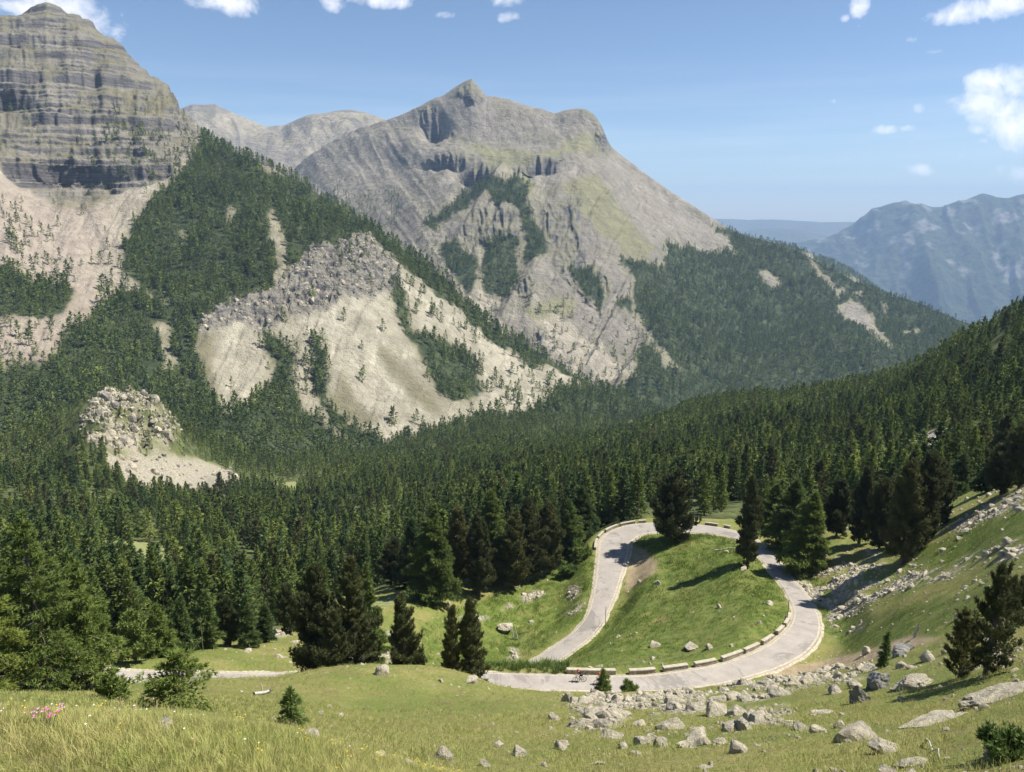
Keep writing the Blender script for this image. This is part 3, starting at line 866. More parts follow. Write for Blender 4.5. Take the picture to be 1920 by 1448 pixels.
NP_ = [  # px, py, horizontal range
    (-300, 1335, 12), (0, 1335, 12), (150, 1338, 12), (300, 1345, 12), (430, 1358, 12), (560, 1380, 12), (670, 1408, 11.5), (760, 1440, 11),
    (-300, 1448, 6.5), (0, 1448, 6.5), (250, 1448, 6.5), (500, 1448, 6.8), (650, 1448, 8),
    (-300, 1345, 16), (0, 1342, 16), (300, 1352, 16), (560, 1392, 16), (700, 1430, 16), (820, 1440, 20),
    (-200, 1320, 24), (100, 1325, 24), (340, 1331, 22), (560, 1372, 22), (700, 1390, 26), (850, 1400, 28),
    (-300, 1300, 45), (-100, 1302, 46), (105, 1300, 50), (300, 1293, 52), (450, 1300, 52), (560, 1330, 38), (580, 1300, 52), (700, 1350, 42), (700, 1300, 57), (830, 1340, 44), (830, 1300, 60),
    (350, 1273, 66), (430, 1274, 68), (490, 1271, 69), (560, 1262, 69), (620, 1249, 70), (700, 1243, 70), (780, 1247, 71), (840, 1256, 72), (885, 1266, 74), (940, 1285, 76),
    (105, 1275, 66), (-100, 1270, 64),
    (1000, 1448, 22), (1000, 1400, 30), (1000, 1350, 42), (1000, 1315, 58), (1000, 1294, 74), (900, 1448, 21),
    (1200, 1448, 21), (1200, 1400, 29), (1200, 1350, 41), (1200, 1315, 60), (1200, 1298, 76),
    (1400, 1448, 20), (1400, 1400, 27), (1400, 1345, 41), (1400, 1305, 60), (1400, 1285, 74),
    (1600, 1448, 19), (1600, 1400, 25), (1600, 1340, 38), (1600, 1280, 54), (1600, 1220, 98), (1600, 1150, 114), (1600, 1100, 125.6), (1600, 1060, 137),
    (1545, 1240, 97.5), (1570, 1180, 111), (1560, 1120, 124),
    (1800, 1448, 18), (1800, 1400, 22.5), (1800, 1330, 35), (1800, 1270, 46), (1800, 1200, 66), (1800, 1120, 90), (1800, 1050, 112), (1800, 1000, 129), (1800, 970, 142), (1700, 1200, 82), (1700, 1130, 103),
    (1920, 1448, 17), (1920, 1380, 23), (1920, 1300, 34), (1920, 1200, 54), (1920, 1100, 78), (1920, 1000, 102), (1920, 950, 118),
    (2250, 1448, 16), (2200, 1300, 34), (2200, 1100, 74), (2200, 950, 104), (2200, 850, 150), (2200, 700, 260), (2200, 560, 420),
    (1700, 1060, 127), (1700, 1000, 147), (1600, 1020, 150), (1480, 1050, 145), (1560, 1010, 154),
    # meadow inside the bend
    (1300, 1240, 96), (1300, 1200, 107), (1300, 1150, 118), (1300, 1100, 133), (1300, 1050, 146), (1300, 1018, 152.5), (1400, 1200, 102.5), (1400, 1120, 123), (1400, 1070, 134.5), (1450, 1150, 113.5),
    (1200, 1246, 93), (1200, 1200, 109.5), (1200, 1150, 123), (1200, 1080, 141), (1220, 1020, 155), (1120, 1246, 95), (1110, 1222, 108), (1160, 1180, 118.5),
    # bank and slope below the left arm
    (1040, 1255, 98), (950, 1256, 100), (900, 1232, 122), (900, 1180, 129), (900, 1130, 138), (950, 1100, 146), (1000, 1200, 128), (1000, 1140, 140), (1050, 1080, 150), (1090, 1050, 156), (1050, 1150, 137),
    (800, 1235, 108), (800, 1170, 122), (800, 1130, 131), (700, 1225, 101), (700, 1160, 119), (620, 1205, 104), (520, 1220, 97), (430, 1245, 89), (300, 1245, 90), (100, 1240, 88), (-150, 1235, 86),
    # fall to the valley
    (560, 1170, 122), (600, 1100, 200), (600, 1000, 330), (600, 900, 560), (600, 866, 740), (430, 1190, 118), (430, 1120, 180), (430, 1000, 320), (430, 900, 520),
    (300, 1170, 135), (300, 1090, 205), (300, 1000, 330), (300, 950, 445), (330, 925, 500), (100, 1150, 150), (100, 1050, 240), (100, 950, 370), (100, 870, 540), (-200, 1150, 150), (-200, 1000, 290), (-200, 860, 540), (-200, 820, 680),
    (0, 840, 660), (250, 850, 534), (400, 893, 545), (450, 918, 520), (230, 768, 575), (290, 788, 568), (160, 790, 562), (340, 850, 565), (230, 780, 640), (400, 850, 640), (150, 830, 520), (100, 790, 640),
    (800, 1050, 190), (800, 1000, 290), (800, 900, 480), (800, 860, 680), (740, 838, 830), (700, 1090, 180), (950, 1030, 190), (950, 960, 260), (1000, 880, 450), (1000, 850, 620), (1090, 1000, 195), (1090, 930, 290),
    (1200, 965, 190), (1200, 920, 290), (1200, 860, 450), (1190, 812, 660), (1150, 825, 650), (1300, 958, 215), (1300, 900, 320), (1300, 850, 450), (1300, 790, 620), (1300, 768, 720),
    (1400, 955, 200), (1400, 900, 300), (1400, 830, 430), (1400, 755, 680), (1500, 985, 190), (1500, 920, 250), (1500, 850, 350), (1500, 790, 480), (1500, 750, 640),
    (1700, 950, 180), (1700, 900, 220), (1700, 850, 280), (1700, 780, 380), (1700, 732, 510), (1700, 712, 570), (1600, 730, 610), (1780, 672, 545),
    (1920, 900, 150), (1920, 850, 205), (1920, 750, 300), (1920, 650, 420), (1920, 595, 520), (1850, 634, 530), (2100, 520, 520),
    # beyond the crests
    (1400, 790, 900), (1500, 800, 900), (1700, 800, 900), (1900, 760, 900), (2150, 760, 900)]
RAW_ = [(a, r, z) for a in (-1.1, -.7, -.3, 0, .3, .7, 1.1) for r, z in ((.6, -1.85), (1.5, -2.4), (3.2, -3.4))]
RAW_ += [(-.9, 9, -7), (-.9, 40, -27), (-.9, 85, -46), (-.9, 200, -100), (-.9, 500, -170), (.9, 9, -8), (.9, 40, -25), (.9, 100, -38), (.9, 250, -45), (.9, 500, -40), (.9, 900, -150)]
for px, r, z in ((-300, 900, -245), (0, 900, -245), (300, 900, -245), (600, 950, -262), (800, 1000, -262), (950, 900, -247), (1050, 1100, -284), (1180, 1250, -320), (1180, 900, -262), (0, 1600, -300), (600, 1600, -330), (1000, 1600, -385),
                 (1200, 1500, -380), (1300, 1100, -300), (1300, 1600, -410), (1500, 1200, -350), (1500, 1800, -460), (1700, 1300, -380), (1700, 2100, -500), (1900, 1500, -420), (2200, 2200, -500), (0, 2700, -350), (1000, 2700, -480), (1600, 2700, -560), (2100, 2700, -560)):
    x, y, _ = pix_dir(px, 700)
    RAW_.append((math.atan2(x, y), r, z))

ctl = []
for px, py, r in NP_:
    p = P3(px, py, r)
    ctl.append((math.atan2(p[0], p[1]), r, p[2]))
ctl += RAW_
for i in range(0, len(rc), 14):
    x, y, z = rc[i][:3]
    ctl.append((math.atan2(x, y), math.hypot(x, y), z))
ctl = np.array(ctl)
AU = 2.6


def rbf_fit(ctl):
    u, v, w = ctl[:, 0] * AU, np.log(ctl[:, 1]), ctl[:, 2] / ctl[:, 1]
    d2 = (u[:, None] - u[None]) ** 2 + (v[:, None] - v[None]) ** 2
    K = .5 * d2 * np.log(d2 + 1e-9)
    n = len(u)
    A = np.zeros((n + 3, n + 3))
    A[:n, :n] = K + np.eye(n) * 1e-4
    Pm = np.stack([np.ones(n), u, v], -1)
    A[:n, n:] = Pm
    A[n:, :n] = Pm.T
    s = np.linalg.solve(A, np.r_[w, 0, 0, 0])
    return u, v, s


ru, rv, rs = rbf_fit(ctl)


def rbf_eval(az, lr):
    U, Vv = az.ravel() * AU, lr.ravel()
    out = np.empty(len(U))
    n = len(ru)
    for e in range(0, len(U), 30000):
        a, b = U[e:e + 30000, None], Vv[e:e + 30000, None]
        d2 = (a - ru) ** 2 + (b - rv) ** 2
        out[e:e + 30000] = (.5 * d2 * np.log(d2 + 1e-9)) @ rs[:n] + rs[n] + rs[n + 1] * a[:, 0] + rs[n + 2] * b[:, 0]
    return out.reshape(az.shape)


class Near:
    pass


NT = Near()
NT.az = np.linspace(-1.05, 1.05, 840)
NT.lr = np.log(np.concatenate([np.geomspace(.6, 60, 300, endpoint=False), np.linspace(60, 195, 460, endpoint=False), np.geomspace(195, 2600, 330)]))
ca_, cl_ = np.linspace(-1.05, 1.05, 211), np.log(np.geomspace(.6, 2600, 420))
CA, CL = np.meshgrid(ca_, cl_)
coarse = rbf_eval(CA, CL)


def bil(G, ga, gl, a, l):
    j = np.clip(np.searchsorted(ga, a) - 1, 0, len(ga) - 2)
    i = np.clip(np.searchsorted(gl, l) - 1, 0, len(gl) - 2)
    u = np.clip((a - ga[j]) / (ga[j + 1] - ga[j]), 0, 1)
    v = np.clip((l - gl[i]) / (gl[i + 1] - gl[i]), 0, 1)
    return (G[i, j] * (1 - u) + G[i, j + 1] * u) * (1 - v) + (G[i + 1, j] * (1 - u) + G[i + 1, j + 1] * u) * v


AZ, LR = np.meshgrid(NT.az, NT.lr)
R = np.exp(LR)
NT.X, NT.Y, NT.R = np.sin(AZ) * R, np.cos(AZ) * R, R
Z = bil(coarse, ca_, cl_, AZ, LR) * R
amp = np.interp(R, [0, 8, 30, 100, 250, 600, 2600], [.03, .07, .22, .35, 1.2, 4, 8])
Z += amp * fbm(NT.X / 9 / np.interp(R, [0, 100, 600], [.5, 1, 5]), NT.Y / 9 / np.interp(R, [0, 100, 600], [.5, 1, 5]), 501, 4)
Z += np.minimum(amp, .35) * .55 * fbm(NT.X / 1.7, NT.Y / 1.7, 502, 3)
dr, zr = road_dist(NT.X, NT.Y)
w = sstep(6.5, .9, dr)
NT.Z = Z * (1 - w) + (zr - .14) * w
NT.dr = dr
NT.px, NT.py = project(NT.X, NT.Y, NT.Z)


def ground_z(x, y):
    x, y = np.asarray(x, float), np.asarray(y, float)
    return bil(NT.Z, NT.az, NT.lr, np.arctan2(x, y), np.log(np.maximum(np.hypot(x, y), .61)))


def at(px, r):
    """point on the ground in the column px at range r"""
    z = -.6 * r
    for _ in range(8):
        dep_y = None
        # azimuth for which the projected x equals px given z
        c, s = math.cos(PITCH), math.sin(PITCH)
        k = (px - CX) / F
        # x = k*(y*c - z*s), x^2+y^2=r^2
        A, B = k * c, -k * z * s
        # (A*y+B)^2 + y^2 = r^2
        qa, qb, qc = A * A + 1, 2 * A * B, B * B - r * r
        y = (-qb + math.sqrt(max(qb * qb - 4 * qa * qc, 0))) / (2 * qa)
        x = A * y + B
        z = float(ground_z(x, y))
    return x, y, z


def hit(px, py, rmin=4.0, rmax=1200.0):
    """first ground point under a photograph pixel"""
    d = pix_dir(px, py)
    h = math.hypot(d[0], d[1])
    rr = np.geomspace(rmin, rmax, 3000)
    x, y, z = d[0] / h * rr, d[1] / h * rr, d[2] / h * rr
    g = ground_z(x, y)
    k = np.argmax(g > z)
    if g[k] <= z[k]:
        return None
    return float(x[k]), float(y[k]), float(g[k])


# what covers the ground, by where it lies
G_rock = [[(1060, 1322), (1110, 1304), (1180, 1306), (1260, 1302), (1400, 1285), (1500, 1262), (1620, 1240), (1650, 1252), (1640, 1270), (1520, 1290), (1430, 1318), (1340, 1328), (1250, 1348), (1190, 1350), (1140, 1372), (1090, 1368), (1100, 1345)],
          [(1490, 1085), (1570, 1060), (1640, 1090), (1760, 1070), (1850, 1030), (2000, 985), (2000, 1035), (1860, 1060), (1740, 1100), (1640, 1130), (1560, 1150), (1500, 1120)],
          [(1560, 1045), (1640, 1030), (1670, 1060), (1580, 1080)], [(1770, 985), (1900, 925), (2050, 880), (2050, 940), (1900, 960), (1800, 1000)],
          [(1545, 1150), (1600, 1120), (1620, 1180), (1560, 1200)], [(1072, 1096), (1098, 1095), (1096, 1130), (1078, 1160), (1065, 1150)],
          [(780, 1165), (900, 1150), (960, 1125), (1020, 1100), (1030, 1112), (950, 1145), (880, 1175), (790, 1180)], [(600, 1215), (760, 1215), (770, 1238), (640, 1245), (600, 1240)], [(900, 1210), (975, 1215), (980, 1240), (900, 1243)],
          [(430, 1215), (560, 1172), (570, 1180), (440, 1226)], [(1400, 855), (1455, 862), (1445, 888), (1395, 885)], [(1685, 842), (1730, 815), (1800, 795), (1770, 850), (1740, 875), (1690, 870)],
          [(180, 845), (230, 865), (300, 850), (372, 860), (430, 885), (468, 915), (400, 928), (340, 932), (270, 925), (225, 900)],
          [(1380, 1330), (1480, 1320), (1500, 1380), (1380, 1390)], [(1650, 665), (1800, 610), (1810, 625), (1680, 690)]]
G_dirt = [[(1188, 1022), (1212, 1026), (1240, 1050), (1234, 1072), (1200, 1092), (1170, 1110), (1172, 1070)], [(1420, 1260), (1560, 1235), (1700, 1190), (1760, 1195), (1650, 1230), (1540, 1262), (1450, 1280)]]
G_lush = [[(1100, 1262), (1300, 1255), (1420, 1215), (1480, 1150), (1440, 1060), (1350, 995), (1200, 1000), (1170, 1120), (1060, 1245)], [(780, 1175), (1110, 1040), (1140, 1130), (1060, 1190), (960, 1262), (780, 1245)],
          [(1500, 1070), (1620, 1160), (1900, 1090), (1900, 1150), (1600, 1230), (1540, 1180)], [(1700, 1040), (2000, 930), (2000, 990), (1760, 1075)]]
G_meadow = [[(180, 1015), (310, 1015), (335, 1058), (280, 1088), (190, 1062)], [(480, 908), (545, 904), (572, 908), (568, 924), (540, 926), (500, 916)], [(570, 1055), (640, 1050), (640, 1075), (560, 1075)], [(690, 1130), (770, 1108), (775, 1118), (700, 1145)], [(-40, 985), (70, 975), (75, 1020), (-40, 1030)]]
qx, qy = NT.px + 7 * fbm(NT.X / 2.3 * 40 / (R + 20), NT.Y / 2.3 * 40 / (R + 20), 601, 3) * 1.6, NT.py + 4 * fbm(NT.X / 2.1 * 40 / (R + 20), NT.Y / 2.1 * 40 / (R + 20), 602, 3) * 1.6
rockm = anypoly(qx, qy, G_rock) & ((fbm(NT.X / 3.0, NT.Y / 3.0, 605, 4) > np.where((NT.px > 1480) & (NT.py < 1200), .02, .04)) | (NT.R > 170))
dirtm = anypoly(qx, qy, G_dirt)
lush = smooth2(anypoly(qx, qy, G_lush).astype(float), 6)
mead = anypoly(qx, qy, G_meadow)
FE_px = [-700, 0, 250, 500, 560, 640, 700, 800, 900, 1000, 1060, 1130, 1250, 1400, 1450, 1550, 1700, 1800, 1920, 2100, 2600]
FE_r = [110, 105, 108, 112, 128, 150, 150, 150, 155, 162, 172, 175, 173, 176, 172, 176, 172, 185, 168, 145, 130]
fe = np.interp(NT.px, FE_px, FE_r)
rockm |= (np.exp(-((NT.px - 250) / 95) ** 2 - ((NT.py - 800) / 55) ** 2) * (NT.R > 450) > .35) & (fbm(NT.X / 16, NT.Y / 16, 606, 4) > -.05)
forest_floor = (NT.R > fe) & ~rockm & ~mead & (dr > 4)
rock_s = smooth2(rockm.astype(float), 2)
knoll = np.exp(-((NT.px - 250) / 95) ** 2 - ((NT.py - 790) / 60) ** 2) * (NT.R > 450)
NT.Z += knoll * (ridged(NT.X / 14, NT.Y / 14, 611, 4) - .35) * 30 + knoll * 6 * fbm(NT.X / 20, NT.Y / 20, 612, 3)


def ground_material():
    n = NB('alpine_ground')
    rk, fo_, lu = n.attr('m1')
    di, near, me_ = n.attr('m2')
    P = n.pos()
    big = n.noise(.09, 4, .6, P)
    mid = n.noise(.7, 5, .65, P)
    fine = n.noise(5.0, 5, .7, P)
    dry = n.mix(n.ramp(mid, .3, .7), (.20, .215, .055), (.29, .255, .10))
    dry = n.mix(n.math('MULTIPLY', n.ramp(big, .4, .62), .65), dry, (.14, .185, .04))
    lus = n.mix(n.ramp(mid, .35, .7), (.09, .135, .024), (.175, .20, .048))
    lus = n.mix(n.math('MULTIPLY', n.ramp(big, .5, .7), .5), lus, (.16, .17, .06))
    dry = n.mix(n.math('MULTIPLY', n.ramp(n.noise(.35, 5, .7, P), .55, .68), .75), dry, (.20, .145, .07))
    lus = n.mix(n.math('MULTIPLY', n.ramp(n.noise(.28, 5, .7, P), .54, .66), .5), lus, (.22, .19, .07))
    gcol = n.mix(n.math('MULTIPLY', lu, n.ramp(n.noise(.16, 4, .6, P), .30, .50)), dry, lus)
    gcol = n.mix(n.math('MULTIPLY', n.ramp(fine, .45, .72), .55), gcol, (.045, .07, .015))
    gcol = n.mix(n.math('MULTIPLY', n.ramp(n.noise(2.2, 5, .7, P), .62, .72), .6), gcol, (.24, .20, .12))
    st = n.voro(1.6, out='Color', vec=P)
    sep = n.N.new('ShaderNodeSeparateColor')
    n.L.new(st, sep.inputs[0])
    stone = n.mix(sep.outputs[0], (.27, .24, .18), (.50, .455, .35))
    stone = n.mix(n.math('MULTIPLY', n.ramp(fine, .4, .7), .35), stone, (.14, .13, .11))
    ff = n.mix(n.ramp(n.noise(.12, 5, .7, P), .4, .65), (.05, .06, .025), (.12, .14, .045))
    dirt = n.mix(n.ramp(mid, .3, .7), (.40, .31, .20), (.27, .22, .13))
    c = n.mix(rk, gcol, stone)
    c = n.mix(di, c, dirt)
    c = n.mix(fo_, c, ff)
    c = n.mix(me_, c, n.mix(n.ramp(mid, .35, .65), (.19, .23, .07), (.26, .25, .13)))
    n.color(c)
    vd = n.voro(1.6, out='Distance', vec=P)
    h = n.math('ADD', n.math('MULTIPLY', fine, .5), n.math('MULTIPLY', n.math('MULTIPLY', n.math('SUBTRACT', 1.0, vd), rk), 1.6))
    h = n.math('ADD', h, n.math('MULTIPLY', mid, .5))
    n.bump(h, 1.0, .5)
    return n.m


MG = ground_material()
me = mesh_from('hillside', np.stack([NT.X, NT.Y, NT.Z], -1), quads=grid_quads(len(NT.lr), len(NT.az)), smooth=True)
one = np.ones(NT.X.shape)
col_attr(me, 'm1', np.stack([rock_s, smooth2(forest_floor.astype(float), 1), lush, one], -1))
col_attr(me, 'm2', np.stack([smooth2(dirtm.astype(float), 3), sstep(30, 10, NT.R), smooth2(mead.astype(float), 1), one], -1))
tag(link('hillside', me, MG), kind='structure')
print('near terrain', len(me.vertices))

# a plain far below that reaches the horizon
n = NB('valley_plain')
n.color(n.mix(n.ramp(n.noise(.0006, 5, .6, n.pos()), .4, .6), (.06, .09, .035), (.16, .17, .09)))
rr = np.array([0, 2000, 8000, 16000, 23500.0])
th = np.linspace(0, 2 * math.pi, 65)
gv = np.stack([rr[:, None] * np.cos(th), rr[:, None] * np.sin(th), np.full((5, 65), -1900.0)], -1)
tag(link('ground', mesh_from('ground', gv, quads=grid_quads(5, 65)[:, ::-1]), n.m), kind='structure')

# ---- road
n = NB('old_asphalt')
P = n.pos()
a = n.mix(n.ramp(n.noise(.5, 6, .7, P), .3, .7), (.265, .24, .21), (.335, .305, .27))
a = n.mix(n.math('MULTIPLY', n.ramp(n.noise(9, 4, .7, P), .4, .7), .3), a, (.22, .20, .18))
a = n.mix(n.math('MULTIPLY', n.ramp(n.noise(.16, 5, .75, P, dist=1.2), .54, .60), .6), a, (.17, .155, .14))
crack = n.math('LESS_THAN', n.math('ABSOLUTE', n.math('SUBTRACT', n.noise(.9, 5, .7, P, dist=1.0), .5)), .006)
a = n.mix(n.math('MULTIPLY', n.math('MULTIPLY', crack, n.ramp(n.noise(.08, 2, .5, P), .5, .6)), .6), a, (.12, .11, .10))
n.color(a)
n.bump(n.noise(30, 3, .7, P), .3, .02)
M_ASPH = n.m
n = NB('pale_gravel_edge')
P = n.pos()
n.color(n.mix(n.ramp(n.noise(3, 5, .7, P), .35, .65), (.46, .41, .31), (.29, .25, .18)))
n.bump(n.noise(14, 4, .7, P), .6, .05)
M_EDGE = n.m


def ribbon(offs, extra, dz, name, jitter=0.0, seed=0):
    """strip along the road: offs in half widths, extra in metres outward"""
    k = len(offs)
    V = np.zeros((len(rc), k, 3))
    ss = np.arange(len(rc)) * .6
    for j in range(k):
        o = offs[j] * rc[:, 3] + extra[j] * np.sign(offs[j])
        if j in (0, k - 1):
            o = o + jitter * fbm(ss / 2.0, ss * 0 + j, seed, 3)
        V[:, j, :2] = rc[:, :2] + rn * o[:, None]
        V[:, j, 2] = rc[:, 2] + dz[j]
    return mesh_from(name, V, quads=grid_quads(len(rc), k)[:, ::-1], smooth=True)


tag(link('road', ribbon([-1, -.5, 0, .5, 1], [0] * 5, [-.02, .02, .04, .02, -.02], 'road', jitter=.10, seed=5), M_ASPH), kind='structure')
tag(link('road_verge', ribbon([-1, -1, 1, 1], [.38, -.2, -.2, .38], [-.14, -.004, -.004, -.14], 'verge', jitter=.3, seed=9), M_EDGE), kind='structure')

# ================================================================ FOLIAGE
def foliage(name, a, b, dark, scale=.8, transl=.25):
    n = NB(name)
    r = n.rnd()
    P = n.pos()
    c = n.mix(n.ramp(n.noise(scale, 3, .7, P), .35, .65), a, b)
    c = n.mix(n.math('MULTIPLY', n.ramp(n.noise(.018, 4, .65, P), .42, .62), .5), c, dark)
    c = n.mix(n.math('MULTIPLY', n.ramp(r, .55, .0), .8), c, dark)
    c = n.mix(n.math('MULTIPLY', n.ramp(r, .65, 1.0), .45), c, tuple(min(1, q * s_) for q, s_ in zip(b, (1.35, 1.2, 1.0))))
    n.color(c)
    n.b.inputs['Roughness'].default_value = .75
    t = n.N.new('ShaderNodeBsdfTranslucent')
    n.put(t.inputs['Color'], n.mix(.5, c, b))
    mx = n.N.new('ShaderNodeMixShader')
    mx.inputs[0].default_value = transl
    n.L.new(n.b.outputs[0], mx.inputs[1])
    n.L.new(t.outputs[0], mx.inputs[2])
    n.L.new(mx.outputs[0], n.N['Material Output'].inputs['Surface'])
    return n.m


M_LARCH = foliage('larch_needles', (.14, .195, .042), (.21, .26, .066), (.10, .14, .036))
M_FOREST = foliage('conifer_needles', (.095, .145, .040), (.165, .21, .055), (.05, .085, .036))
M_PINE = foliage('dark_pine_needles', (.082, .100, .040), (.15, .155, .06), (.06, .075, .032), transl=.2)
M_SHRUB = foliage('shrub_leaves', (.12, .18, .045), (.18, .24, .07), (.09, .14, .04))
n = NB('conifer_bark')
n.color(n.mix(n.ramp(n.noise(6, 4, .7, sc=(1, 1, .25)), .35, .65), (.085, .068, .055), (.19, .165, .14)))
n.bump(n.noise(14, 4, .7, sc=(1, 1, .2)), .6, .03)
M_BARK = n.m
n = NB('weathered_wood')
n.color(n.mix(n.ramp(n.noise(8, 4, .7, sc=(1, 1, .15)), .35, .65), (.30, .28, .25), (.46, .44, .40)))
M_DEAD = n.m


def unit(v):
    return v / np.maximum(np.linalg.norm(v, axis=-1, keepdims=True), 1e-9)


def tufts(rng, C, D, size, k, spread, width=.3):
    """k thin leaf-shaped triangles fanned round each point C along D"""
    m = len(C)
    C = np.repeat(C, k, 0)
    D = np.repeat(D, k, 0)
    s = np.repeat(np.broadcast_to(size, (m,)), k) * rng.uniform(.6, 1.25, m * k)
    d = unit(D + rng.normal(0, spread, D.shape))
    side = unit(np.cross(d, rng.normal(0, 1, d.shape)))
    a = C - side * (s * width)[:, None]
    b = C + side * (s * width)[:, None]
    t = C + d * s[:, None]
    V = np.stack([a, b, t], 1).reshape(-1, 3)
    return V, np.arange(len(V)).reshape(-1, 3)


def tube(pts, rad, sides=6):
    pts = np.asarray(pts, float)
    rad = np.asarray(rad, float)
    t = unit(np.gradient(pts, axis=0))
    ref = np.where(np.abs(t[:, 2:3]) > .9, np.array([[1.0, 0, 0]]), np.array([[0, 0, 1.0]]))
    u = unit(np.cross(t, ref))
    v = np.cross(t, u)
    a = np.linspace(0, 2 * math.pi, sides, endpoint=False)
    V = pts[:, None] + rad[:, None, None] * (u[:, None] * np.cos(a)[None, :, None] + v[:, None] * np.sin(a)[None, :, None])
    q = []
    for i in range(len(pts) - 1):
        for j in range(sides):
            q.append((i * sides + j, i * sides + (j + 1) % sides, (i + 1) * sides + (j + 1) % sides, (i + 1) * sides + j))
    return V.reshape(-1, 3), np.array(q)


class Geo:
    def __init__(self):
        self.v, self.q, self.t, self.n = [], [], [], 0

    def add(self, V, Q=None, T=None):
        self.v.append(V)
        if Q is not None:
            self.q.append(np.asarray(Q) + self.n)
        if T is not None:
            self.t.append(np.asarray(T) + self.n)
        self.n += len(V)
        return self

    def mesh(self, name, smooth=False):
        return mesh_from(name, np.concatenate(self.v), quads=np.concatenate(self.q) if self.q else None, tris=np.concatenate(self.t) if self.t else None, smooth=smooth)


PROFILES = {  # crown radius against height
    'larch': ([0, .08, .25, .5, .75, .92, 1.0], [.55, .9, 1.0, .74, .42, .17, .03]),
    'forest': ([0, .1, .3, .6, .85, 1.0], [.55, .95, .92, .6, .3, .04]),
    'pine': ([0, .1, .3, .55, .8, .93, 1.0], [.45, .8, 1.0, .92, .62, .38, .06]),
    'bush': ([0, .2, .5, .8, 1.0], [.6, 1.0, .95, .6, .15]),
}


def conifer(seed, H, Rr, kind, nb, ntuft, tsize, k=3, h0=.08, wdt=None, lean=0.0, limbs=True, bare=0.0):
    """one trunk with limbs and one crown of leaf-sized faces; returns (crown Geo, trunk Geo)"""
    rng = np.random.default_rng(seed)
    tr, cr = Geo(), Geo()
    hz = np.linspace(0, 1, 9)
    bend = np.cumsum(rng.normal(0, .008 * H, (9, 2)), 0) * hz[:, None]
    tp = np.stack([bend[:, 0] + lean * H * hz ** 1.3, bend[:, 1], hz * H * .985], -1)
    rb = .016 * H + .05
    tr.add(*tube(tp, rb * (1 - hz) ** .8 + .012, 7))
    pf = PROFILES[kind]
    gold = 2.39996
    C, D = [], []
    u = (np.arange(nb) + .5) / nb
    hh = h0 + (1 - h0) * u ** .92
    hh = np.clip(hh + rng.normal(0, .012, nb), h0 * .8, .995)
    az = np.arange(nb) * gold + rng.normal(0, .35, nb)
    asym = 1 + .22 * np.cos(az - rng.uniform(0, 6.28)) + .12 * np.cos(3 * az + 9 * hh + rng.uniform(0, 6.28))
    L = Rr * np.interp(hh, *pf) * asym * rng.uniform(.68, 1.12, nb)
    if kind == 'pine':
        L *= np.where(rng.random(nb) < .25, 1.18, .95)
    base = np.stack([np.interp(hh, hz, tp[:, 0]), np.interp(hh, hz, tp[:, 1]), hh * H], -1)
    if kind == 'pine':
        el = np.interp(hh, [0, .5, 1], [.15, .6, 1.2]) + rng.normal(0, .15, nb)
        drop = -.10
    elif kind == 'bush':
        el = np.interp(hh, [0, 1], [.3, 1.2]) + rng.normal(0, .25, nb)
        drop = .05
    else:
        el = np.interp(hh, [0, .4, 1], [-.05, .12, .95]) + rng.normal(0, .09, nb)
        drop = .16
    dirs = np.stack([np.cos(az) * np.cos(el), np.sin(az) * np.cos(el), np.sin(el)], -1)
    lat = np.stack([-np.sin(az), np.cos(az), np.zeros(nb)], -1)
    tot = np.maximum(3, (ntuft * L / Rr).astype(int))
    for i in range(nb):
        m = tot[i]
        t = rng.beta(1.6, 1.1, m) if kind != 'pine' else rng.beta(2.2, 1.0, m)
        t = np.clip(t, .12, 1.0)
        clus = ntuft > 24
        if clus:
            t = np.clip(np.round(t * 7) / 7 + rng.normal(0, .022, m), .1, 1.0)
        cur = t * t * drop * L[i]
        w = L[i] * (.34 if kind in ('larch', 'forest') else .30) * (1.05 - t) + .06 * L[i]
        lo = rng.uniform(-1, 1, m)
        if clus:
            lo = np.round(lo * 2.5) / 2.5 + rng.normal(0, .09, m)
        lo = lo * w
        up = rng.normal(0, 1, m) * (.035 if kind in ('larch', 'forest') else .08) * L[i] - (.02 * L[i] * (kind == 'larch'))
        c = base[i] + dirs[i] * (t * L[i])[:, None] + lat[i] * lo[:, None]
        c[:, 2] += -cur + up + (t > .8) * .02 * L[i]
        c[:, 2] = np.maximum(c[:, 2], .05 * rng.random(m) * H * .3)
        d = dirs[i] * .8 + lat[i] * (lo / np.maximum(w, 1e-3))[:, None] * .55
        if kind == 'pine':
            d = d * .5 + np.array([0, 0, .9])
        elif kind == 'bush':
            d = d + np.array([0, 0, .4])
        C.append(c)
        D.append(np.broadcast_to(d, c.shape))
        if limbs and L[i] > .25 * Rr:
            ts = np.linspace(0, .92, 5)
            bp = base[i] + dirs[i] * (ts * L[i])[:, None]
            bp[:, 2] -= ts * ts * drop * L[i]
            tr.add(*tube(bp, np.linspace(.011 * L[i] + .012, .006, 5) * 1.3, 3))
    C, D = np.concatenate(C), np.concatenate(D)
    # the leader
    top = np.stack([np.full(8, tp[-1, 0]), np.full(8, tp[-1, 1]), np.linspace(.93, 1.0, 8) * H], -1)
    C = np.vstack([C, top])
    D = np.vstack([D, np.broadcast_to(np.array([0, 0, 1.0]), top.shape)])
    sp = {'larch': .55, 'forest': .45, 'pine': .42, 'bush': .6}[kind]
    V, T = tufts(rng, C, unit(D), tsize, k, sp, wdt or (.24 if kind != 'pine' else .2))
    cr.add(V, None, T)
    return cr, tr


def tree_thing(name, mat, label, cat='tree', group=None, **kw):
    cr, tr = conifer(**kw)
    root = empty(name)
    tag(root, label, cat, group)
    link('crown', cr.mesh('crown'), mat, root)
    link('trunk', tr.mesh('trunk', True), M_BARK, root)
    return root


